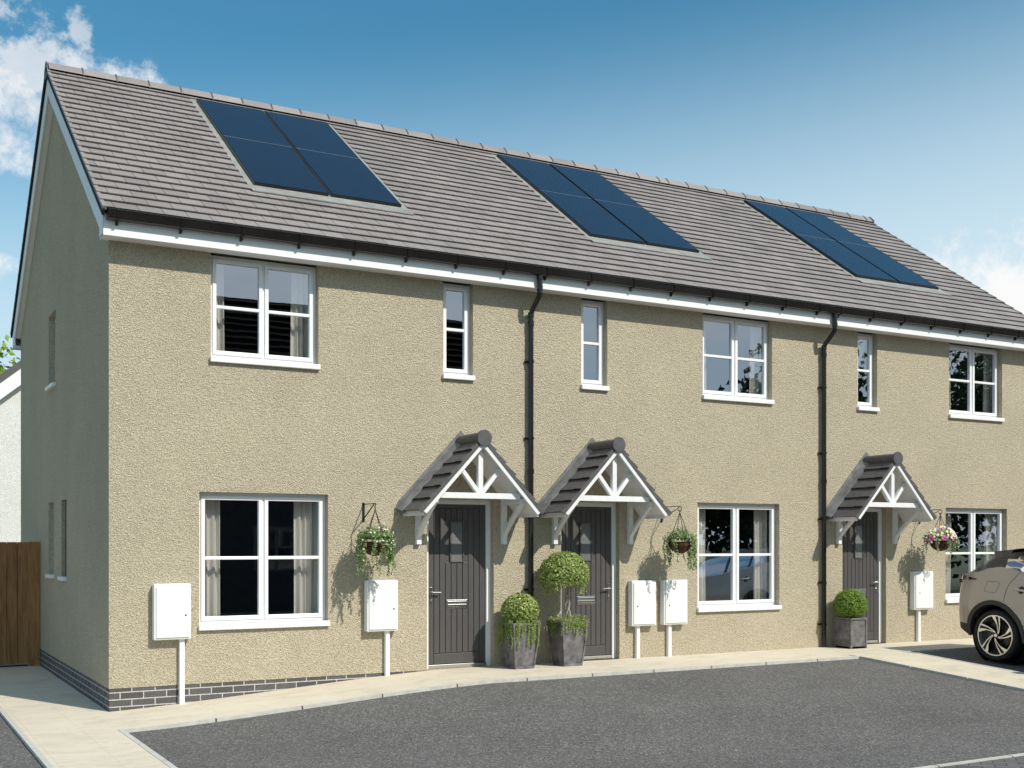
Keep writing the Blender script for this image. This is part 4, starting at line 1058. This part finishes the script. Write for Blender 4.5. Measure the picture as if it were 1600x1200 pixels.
# ------------------------------------------------------------------ trees
def tree(name, x, y, zb, h, r, lf, label, n=5200, leafs=.22, seed=0, group=None, crown_h=None):
    random.seed(seed)
    t = thing(name, (x, y, zb), label, 'tree', group)
    tk = MB(); ch = crown_h or h * .68; cz = zb + h - ch / 2
    tk.tube([(x, y, zb), (x + .05, y, zb + h * .25), (x - .05, y + .05, zb + h * .5), (x, y, zb + h * .8)], [h * .028, h * .022, h * .016, h * .006], 9)
    cl = []
    for k in range(34):
        v = rndv(); p = Vector((x + v.x * r * .9, y + v.y * r * .9, cz + v.z * ch * .46)); cl.append((p, random.uniform(.22, .42) * r))
    for p, cr in cl[:16]:
        st = Vector((x, y, zb + h * random.uniform(.28, .6))); tk.tube([st, st.lerp(p, .5) + Vector((0, 0, .1 * r)), p], [h * .010, h * .006, h * .002], 6)
    tk.build('trunk', 'bark', t, smooth=True)
    c = MB()
    for i in range(n):
        p, cr = random.choice(cl); v = rndv(); v = v.normalized() * (v.length ** .4)
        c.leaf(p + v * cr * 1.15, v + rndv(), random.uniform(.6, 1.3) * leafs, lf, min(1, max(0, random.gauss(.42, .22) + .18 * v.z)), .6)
    c.build('crown', None, t)
tree('tree', -.2, 31, -.3, 8.4, 4.0, 'leaf_tree', 'bright green tree rising behind the white house', 15000, .24, 31)

# ------------------------------------------------------------------ neighbouring white house
nb = thing('neighbour_house', (3.0, 20, -.3), 'white rendered house with a sloping verge behind the timber gate, at the left edge', 'house')
y0, sl = 20.0, .84
def nz(x): return 5.77 + sl * (x - .856)      # top of the barge board
xl, xr, xm = -.3, 9.0, 4.4
w = MB(); w.face([(xl, y0, -.3), (xr, y0, -.3), (xr, y0, nz(xl)), (xm, y0, nz(xm) - .1), (xl, y0, nz(xl) - .1)]); 
w.face([(xl, y0, -.3), (xl, y0 + 8, -.3), (xl, y0 + 8, nz(xl) - .1), (xl, y0, nz(xl) - .1)]); w.face([(xr, y0, -.3), (xr, y0 + 8, -.3), (xr, y0 + 8, nz(xl)), (xr, y0, nz(xl))])
w.build('wall', 'white_render', nb)
b = MB(); xo = xl - .3
b.prism([(xo, nz(xo) - .0), (xm, nz(xm)), (xm, nz(xm) - .44), (xo, nz(xo) - .44)], y0 - .22, y0 - .19); b.prism([(2 * xm - xo, nz(xo)), (xm, nz(xm)), (xm, nz(xm) - .44), (2 * xm - xo, nz(xo) - .44)], y0 - .22, y0 - .19)
b.build('bargeboard', 'fascia_white', nb)
r = MB()
for sg in (1, -1):
    f_ = (lambda x: x) if sg == 1 else (lambda x: 2 * xm - x)
    r.prism([(f_(xo), nz(xo)), (f_(xm), nz(xm)), (f_(xm), nz(xm) + .20), (f_(xo - .1), nz(xo) + .13)], y0 - .25, y0 + 8.3)
r.build('roof', 'canopy_tile', nb)
b = MB(); b.prism([(xo, nz(xo) - .40), (xm, nz(xm) - .40), (xm, nz(xm) - .43), (xo, nz(xo) - .43)], y0 - .19, y0 - .001); b.build('soffit', 'fascia_white', nb)

# ------------------------------------------------------------------ across the road: what the panes mirror
op = thing('brick_house', (9, -22, -.34), 'dark brick house across the road, mirrored in the left upstairs windows', 'house')
w = MB(); ox0, ox1, oy0, oy1, oze = 1.5, 17.0, -18.4, -26.2, 5.9
w.box((ox0, oy1, -.34), (ox1, oy0, oze)); oy_m = (oy0 + oy1) / 2; ozr = oze + (oy0 - oy_m) * .84
w.prism([(oy0, oze), (oy1, oze), (oy_m, ozr - .05)], ox0, ox1, axis='x'); w.build('wall', 'facing_brick_dark', op)
r = MB(); n = 15
for sg in (1, -1):
    for k in range(n):
        ya = oy_m + sg * (oy0 + .35 - oy_m) * (1 - k / n); yb = oy_m + sg * (oy0 + .35 - oy_m) * (1 - (k + 1.1) / n)
        za = ozr - abs(ya - oy_m) * .84 + .09; zb_ = ozr - abs(yb - oy_m) * .84 + .02
        for j in range(40):
            xa = ox0 - .2 + (ox1 - ox0 + .4) * j / 40; xb = ox0 - .2 + (ox1 - ox0 + .4) * (j + 1) / 40
            tt = random.random(); r.face([(xa, ya, za), (xb, ya, za), (xb, yb, zb_), (xa, yb, zb_)], None, tt); r.face([(xa, ya, za - .015), (xb, ya, za - .015), (xb, ya, za), (xa, ya, za)], None, tt)
r.build('roof', 'dark_roof_tile', op)
for (xa, za) in ((3.4, .8), (7.2, .8), (11.4, .8), (14.4, .8), (3.4, 3.6), (7.2, 3.6), (11.4, 3.6), (14.4, 3.6)):
    f = MB(); f.box((xa, oy0 - .02, za), (xa + 1.3, oy0 + .03, za + 1.25)); wn = f.build('window', 'canopy_tile', op)
    f = MB(); f.box((xa + .07, oy0 + .031, za + .07), (xa + .61, oy0 + .036, za + 1.18)); f.box((xa + .69, oy0 + .031, za + .07), (xa + 1.23, oy0 + .036, za + 1.18)); f.build('pane', 'dark_pane', wn)
for k, (x, y, h, r_) in enumerate(((28.6, -20.5, 9.3, 3.0), (35.5, -20, 11.5, 4.3), (42, -21, 11.5, 4.5), (22.5, -20.5, 5.6, 2.9), (18.6, -20.5, 4.6, 2.2), (27, -19, 4.6, 2.6))):
    tree('tree', x, y, -.34, h, r_, 'leaf_dark', ('tall dark tree across the road, mirrored in the middle upstairs window', 'broad dark tree across the road, mirrored in the right upstairs window', 'farthest dark tree across the road, mirrored in the right ground floor window', 'low dark tree beside the brick house across the road', 'smallest dark tree, against the brick house across the road', 'low dark tree between the tall ones across the road')[k], 5200, .34, 40 + k, 'dark trees across the road', h * .86)

# ------------------------------------------------------------------ car
def lerp_curve(pts, l):
    if l <= pts[0][0]: return pts[0][1]
    for (a, va), (b, vb) in zip(pts, pts[1:]):
        if l <= b:
            u = (l - a) / (b - a); u = u * u * (3 - 2 * u) * .5 + u * .5
            return va + (vb - va) * u
    return pts[-1][1]
def make_car():
    t = thing('parked_car', (12.32, -3.9, -.15), 'champagne beige crossover car with dark roof parked tail-first to the house', 'car')
    Wd = .915; wl = (.745, 3.41); RW = .362
    # local: l forward from tail, w sideways (left side = -X), z up from the ground under the rear wheel
    pitch = math.atan(.062)
    def T(l, w, z):
        dz = z * cos(pitch) - (l - wl[0]) * sin(pitch); dl = (l - wl[0]) * cos(pitch) + z * sin(pitch) * .0
        return (12.315 + w, -2.335 - dl, -.062 + dz)
    ZB = [(0, 1.07), (.05, 1.13), (.16, 1.165), (.36, 1.215), (.55, 1.285), (.72, 1.315), (.9, 1.30), (1.2, 1.225), (2.0, 1.13), (2.9, 1.07), (3.3, 1.03), (4.15, .90), (4.34, .78), (4.4, .66)]
    ZT = [(0, 1.075), (.05, 1.14), (.18, 1.19), (.30, 1.26), (.62, 1.49), (.66, 1.505), (1.2, 1.56), (1.9, 1.58), (2.4, 1.53), (3.1, 1.14), (3.35, 1.06), (4.15, .93), (4.34, .80), (4.4, .67)]
    PL = [(0, .80), (.06, .865), (.16, .925), (.32, .975), (.6, 1.0), (3.6, 1.0), (4.1, .93), (4.3, .84), (4.4, .74)]
    def zlow(l):
        z = .30 + .09 * max(0, 1 - l / .3) + .05 * max(0, (l - 4.1) / .3)
        for c in wl:
            if abs(l - c) < .432: z = max(z, RW + sqrt(.432 ** 2 - (l - c) ** 2))
        return z
    def half(l, z):    # body half width
        p = lerp_curve(PL, l); zz = (z - .72)
        f = 1 - .16 * max(0, zz) ** 1.6 / .5 ** 1.6 * .9 - .06 * max(0, -zz) ** 2 / .16
        f -= .012 * math.exp(-((z - .62) / .10) ** 2) * (1 if 1.1 < l < 3.0 else .0)
        for c in wl:
            d = sqrt((l - c) ** 2 + (z - RW) ** 2); f += .020 * math.exp(-((d - .46) / .10) ** 2)
        return Wd * p * f
    ls = []; l = 0
    marks = [0, .01, .02, .04, .06, .09, .12, .16, .2, .25, .3]
    while l < 4.4:
        ls.append(l); l += .022 if (any(abs(l - c) < .5 for c in wl)) else (.012 if l < .1 else .04)
    ls.append(4.4)
    for c in wl: ls += [c - .4319, c + .4319, c - .429, c + .429]
    ls = sorted(set(round(a, 4) for a in ls))
    NR = 16; NG = 5; NT = 8
    def section(l):
        zb, zt, zl = lerp_curve(ZB, l), lerp_curve(ZT, l), zlow(l); zb = max(zb, zl + .01)
        pts = []; zc = max(zl, min(.47, zb - .02)) if zl < .47 else zl
        rows = [zl + (zc - zl) * i / 3 for i in range(3)] + [zc + (zb - zc) * i / NR for i in range(NR + 1)]
        for z in rows: pts.append((half(l, z), z))
        wb = half(l, zb); hgt = max(0, zt - zb)
        wr = wb - .10 * min(1, hgt / .10) * .4 - hgt * .42 - .0
        wr = max(wr, wb * .62)
        for i in range(1, NG + 1):
            u = i / NG; pts.append((wb - .012 + (wr - wb + .012) * u + .018 * sin(u * pi) * min(1, hgt / .2), zb + hgt * u))
        cr = .045 if zt > 1.3 else .03
        for i in range(1, NT + 1):
            u = i / NT; pts.append((wr * (1 - u), zt + cr * (1 - (1 - u) ** 2) * (1 if l > .1 else l / .1)))
        return pts
    secs = [section(l) for l in ls]; nb = 3 + NR
    body, clad, glass, roof = MB(), MB(), MB(), MB()
    for i in range(len(ls) - 1):
        A, B = secs[i], secs[i + 1]; lm = (ls[i] + ls[i + 1]) / 2
        for j in range(len(A) - 1):
            for sg in (-1, 1):
                q = [T(ls[i], sg * A[j][0], A[j][1]), T(ls[i], sg * A[j + 1][0], A[j + 1][1]), T(ls[i + 1], sg * B[j + 1][0], B[j + 1][1]), T(ls[i + 1], sg * B[j][0], B[j][1])]
                if j < 3: dst = clad
                elif j < nb: dst = body
                elif j < nb + NG:      # side glass band
                    if .30 < lm < 3.12:
                        pil = lm < .79 or 1.72 < lm < 1.80 or lm > 2.98 or j == nb + NG - 1 or (lm < .95 and j > nb + 2) or 1.13 < lm < 1.19
                        dst = roof if pil else glass
                    else: dst = body
                else:
                    if .26 < lm < .56 or 2.45 < lm < 3.12: dst = glass
                    elif .56 <= lm <= 2.45: dst = roof
                    else: dst = body
                dst.face(q)
    # tail and nose caps
    for k in (0, -1):
        P_ = secs[k]; l = ls[k]
        for j in range(len(P_) - 1):
            dst = clad if j < 3 or P_[j][1] < .5 else body
            dst.face([T(l, -P_[j][0], P_[j][1]), T(l, P_[j][0], P_[j][1]), T(l, P_[j + 1][0], P_[j + 1][1]), T(l, -P_[j + 1][0], P_[j + 1][1])])
    bd = body.build('body', 'car_paint', t, smooth=True); clad.build('lower_trim', 'cladding', t, smooth=True); glass.build('glazing', 'car_glass', t, smooth=True); roof.build('roof', 'car_roof', t, smooth=True)
    # cabin: floor, seats with headrests
    for (l0, w0, nm) in ((1.55, .33, 'seat'), (1.55, -.33, 'seat'), (2.45, .36, 'seat'), (2.45, -.36, 'seat')):
        m = MB(); c0 = Vector(T(l0, w0, .62))
        m.box((c0.x - .24, c0.y - .25, c0.z - .1), (c0.x + .24, c0.y + .24, c0.z + .05)); m.box((c0.x - .23, c0.y + .20, c0.z + .0), (c0.x + .23, c0.y + .33, c0.z + .55)); m.box((c0.x - .12, c0.y + .24, c0.z + .57), (c0.x + .12, c0.y + .33, c0.z + .74))
        m.build(nm, 'cladding', t, bevel=.03)
    m = MB(); m.box(tuple(T(3.4, -.72, .55)), tuple(Vector(T(.35, .72, .60)) + Vector((0, 0, .02)))); m.build('cabin_floor', 'cladding', t)
    # floor and wheel wells
    f = MB(); 
    a, b = T(.4, -.6, .31), T(4.0, .6, .31)
    f.box((a[0], b[1], .06), (b[0], a[1], .18)); 
    for c in wl:
        for sg in (-1, 1):
            cc = Vector(T(c, sg * .6, RW)); f.lathe([(.435, -.22), (.435, .22)], cc, 36, axis='x'); f.lathe([(0, 0), (.435, 0)], cc - Vector((sg * .20, 0, 0)), 36, axis='x')
    f.build('underbody', 'black_hole', t)
    # wheel arch trims
    for c in wl:
        for sg in (-1, 1):
            m = MB(); n = 40
            def Q(r, a, o):
                l_ = c + r * cos(a); z_ = RW + r * sin(a); return T(l_, sg * (half(l_, z_) + o), z_)
            a0, a1 = (-.12, pi + .12)
            for i in range(n):
                p, q = a0 + (a1 - a0) * i / n, a0 + (a1 - a0) * (i + 1) / n
                m.face([Q(.428, p, .010), Q(.428, q, .010), Q(.487, q, .016), Q(.487, p, .016)]); m.face([Q(.487, p, .016), Q(.487, q, .016), Q(.493, q, -.004), Q(.493, p, -.004)])
                m.face([Q(.428, p, .010), Q(.428, q, .010), Q(.428, q, -.06), Q(.428, p, -.06)])
            m.build('wheel_arch', 'cladding', t, smooth=True)
    # wheels
    for c in wl:
        for sg in (-1, 1):
            cc = Vector(T(c, sg * .80, RW)); o = sg
            w = MB(); prof = [(.285, .085), (.30, .104), (.330, .108), (.350, .096), (.3605, .07), (.362, 0), (.3605, -.07), (.345, -.1), (.28, -.09)]
            w.lathe([(r, o * h) for r, h in prof], cc, 56, axis='x')
            for rr_ in (-.05, -.017, .017, .05):
                pass
            wh = w.build('wheel', 'rubber', t, smooth=True)
            rm = MB(); rm.lathe([(r, o * h) for r, h in [(.287, .098), (.283, .102), (.270, .100), (.268, .07), (.262, -.02)]], cc, 56, axis='x', m='rim_silver')
            rm.lathe([(r, o * h) for r, h in [(.264, .03), (.20, .0), (.05, .0), (0, .0)]], cc, 40, axis='x', m='rim_dark')
            rm.lathe([(r, o * h) for r, h in [(.19, .012), (.10, .012), (.09, .03), (0, .03)]], cc, 40, axis='x', m='disc_brake')
            def PX(r, a, d): return cc + Vector((o * d, r * cos(a) , r * sin(a)))
            def strip(pts, d0, d1, mt, z_in=.075, z_out=.098):
                # pts: (r,a,halfwidth)
                top, bot = [], []
                V = []
                for r, a, hwid in pts:
                    c0 = Vector((r * cos(a), r * sin(a))); V.append((c0, hwid, z_in + (z_out - z_in) * min(1, r / .27)))
                L_, R__ = [], []
                for i, (p, hwid, z) in enumerate(V):
                    d = (V[min(i + 1, len(V) - 1)][0] - V[max(i - 1, 0)][0]).normalized(); nn = Vector((-d.y, d.x))
                    L_.append((p + nn * hwid, z)); R__.append((p - nn * hwid, z))
                P3 = lambda q, dd: cc + Vector((o * (q[1] + dd), q[0].x, q[0].y))
                for i in range(len(V) - 1):
                    rm.face([P3(L_[i], 0), P3(L_[i + 1], 0), P3(R__[i + 1], 0), P3(R__[i], 0)], mt)
                    for S_ in (L_, R__): rm.face([P3(S_[i], 0), P3(S_[i + 1], 0), P3(S_[i + 1], -.04), P3(S_[i], -.04)], 'rim_dark')
            for k in range(5):
                b0 = k * 2 * pi / 5 + .42 
                # each arm: a thin swept blade and a wide-footed blade beside it
                strip([(.035, b0 + 1.1, .005), (.075, b0 + .66, .006), (.16, b0 + .34, .007), (.275, b0 + .14, .012)], 0, 0, 'rim_silver')
                strip([(.045, b0 + .72, .005), (.085, b0 + .34, .005), (.16, b0 + .06, .006), (.195, b0 - .04, .013), (.275, b0 - .20, .027)], 0, 0, 'rim_silver')
                strip([(.04, b0 + .9, .010), (.12, b0 + .36, .012), (.275, b0 - .02, .03)], 0, 0, 'rim_dark', .066, .088)
            rm.lathe([(r, o * h) for r, h in [(.045, .07), (.042, .080), (.034, .084), (0, .086)]], cc, 24, axis='x', m='rim_dark')
            rm.lathe([(r, o * h) for r, h in [(.026, .085), (.020, .088), (0, .088)]], cc, 20, axis='x', m='rim_silver')
            rm.build('rim', None, wh)
    # details on both sides
    def line(pts, sg, r=.0035, name='seam', mat='black_hole', out=.0005, parent=bd):
        m = MB(); m.tube([T(l, sg * (half(l, z) + out), z) for l, z in pts], r, 5); return m.build(name, mat, parent)
    for sg in (-1, 1):
        line([(1.04, 1.26), (.99, 1.18), (.93, 1.10), (.90, 1.0), (.895, .90), (.90, .855)], sg, name='door_seam')
        line([(1.79, 1.15), (1.80, .9), (1.76, .5), (1.4, .47), (1.20, .55), (1.14, .64)], sg, name='door_seam')
        line([(2.86, 1.08), (2.92, .8), (2.88, .47), (1.8, .46)], sg, name='door_seam')
        # fuel flap
        if sg == -1:
            pts = []
            for (cx_, cz_, a0) in ((.66 + .085, 1.075, 0), (.66 - .065, 1.075, pi / 2), (.66 - .085, .985, pi), (.66 + .055, .985, 3 * pi / 2)):
                for i in range(5): a = a0 + i * pi / 8; pts.append((cx_ + .03 * cos(a), cz_ + .03 * sin(a)))
            pts.append(pts[0]); line(pts, sg, .0022, 'fuel_flap')
        # handle
        m = MB(); pts = []
        for i in range(9):
            u = i / 8; l = 1.02 + .235 * u; z = 1.035 - .010 * u; bow = .030 * (sin(u * pi) ** .4) if 0 < u < 1 else .004
            pts.append(T(l, sg * (half(l, z) + bow + .004), z))
        m.tube(pts, [.009] + [.014] * 7 + [.009], 8); m.build('door_handle', 'car_paint', t, smooth=True)
        m = MB(); pts = []; ctr = (1.135, 1.03)
        for i in range(20): a = i * 2 * pi / 20; l = ctr[0] + .048 * cos(a); z = ctr[1] + .052 * sin(a); pts.append(T(l, sg * (half(l, z) + .0015), z))
        m.face(pts); m.build('handle_recess', 'cladding', t)
        m = MB(); pts = [(l, lerp_curve(ZB, l) + .006) for l in [.86 + i * .06 for i in range(36)]]; m.tube([T(l, sg * (half(l, z) - .004), z) for l, z in pts], .008, 6); m.build('window_trim', 'chrome', t, smooth=True)
        # tail light wrapping round the corner
        m = MB(); n = 14
        for i in range(n):
            l0_, l1_ = .004 + .36 * i / n, .004 + .36 * (i + 1) / n
            def zz(l): 
                u = l / .36; return (1.075 + .03 * u, 1.152 - .030 * u)
            A0, A1 = zz(l0_); B0, B1 = zz(l1_); o = .006
            mt = 'tail_red' if i < 5 else ('chrome' if i < 8 else 'dark_pane')
            m.face([T(l0_, sg * (half(l0_, A0) + o), A0), T(l1_, sg * (half(l1_, B0) + o), B0), T(l1_, sg * (half(l1_, B1) + o), B1), T(l0_, sg * (half(l0_, A1) + o), A1)], mt)
            m.face([T(l0_, sg * (half(l0_, A1) + o), A1), T(l1_, sg * (half(l1_, B1) + o), B1), T(l1_, sg * (half(l1_, B1) - .02), B1), T(l0_, sg * (half(l0_, A1) - .02), A1)], mt)
            m.face([T(l0_, sg * (half(l0_, A0) + o), A0), T(l1_, sg * (half(l1_, B0) + o), B0), T(l1_, sg * (half(l1_, B0) - .02), B0), T(l0_, sg * (half(l0_, A0) - .02), A0)], mt)
        m.box((min(T(0, sg * .35, 0)[0], T(0, sg * .72, 0)[0]), T(-.012, 0, 0)[1] - .02, T(0, 0, 1.03)[2]), (max(T(0, sg * .35, 0)[0], T(0, sg * .72, 0)[0]), T(-.012, 0, 0)[1], T(0, 0, 1.08)[2]), 'tail_red')
        m.build('tail_light', None, t)
        m = MB(); 
        for i in range(8):
            l0_, l1_ = 4.02 + .3 * i / 8, 4.02 + .3 * (i + 1) / 8
            m.face([T(l0_, sg * (half(l0_, .72) + .006), .70), T(l1_, sg * (half(l1_, .70) + .006), .68), T(l1_, sg * (half(l1_, .78) + .006), .765), T(l0_, sg * (half(l0_, .82) + .006), .83)])
        m.build('headlight', 'head_glass', t)
        m = MB(); c_ = Vector(T(2.62, sg * 1.0, 1.14)); m.lathe([(0, -.06), (.06, -.055), (.085, -.02), (.09, .03), (0, .035)], c_, 16, axis='y', sx=1.2, sy=.8); m.beam(T(2.62, sg * .86, 1.10), T(2.62, sg * .96, 1.12), .03, .04); m.build('door_mirror', 'car_paint', t, smooth=True)
    # roof spoiler over the rear glass
    m = MB(); 
    for i in range(12):
        w0, w1 = -.62 + 1.24 * i / 12, -.62 + 1.24 * (i + 1) / 12
        def E(w, l, z): return T(l + .05 * (w / .62) ** 2, w, z - .02 * (w / .62) ** 2)
        m.face([E(w0, .46, 1.535), E(w1, .46, 1.535), E(w1, .80, 1.59), E(w0, .80, 1.59)]); m.face([E(w0, .46, 1.535), E(w1, .46, 1.535), E(w1, .48, 1.49), E(w0, .48, 1.49)][::-1]); m.face([E(w0, .48, 1.49), E(w1, .48, 1.49), E(w1, .72, 1.50), E(w0, .72, 1.50)])
    for w_ in (-.62, .62): m.face([E(w_, .46, 1.535), E(w_, .80, 1.59), E(w_, .72, 1.50), E(w_, .48, 1.49)])
    m.build('spoiler', 'car_roof', t)
make_car()
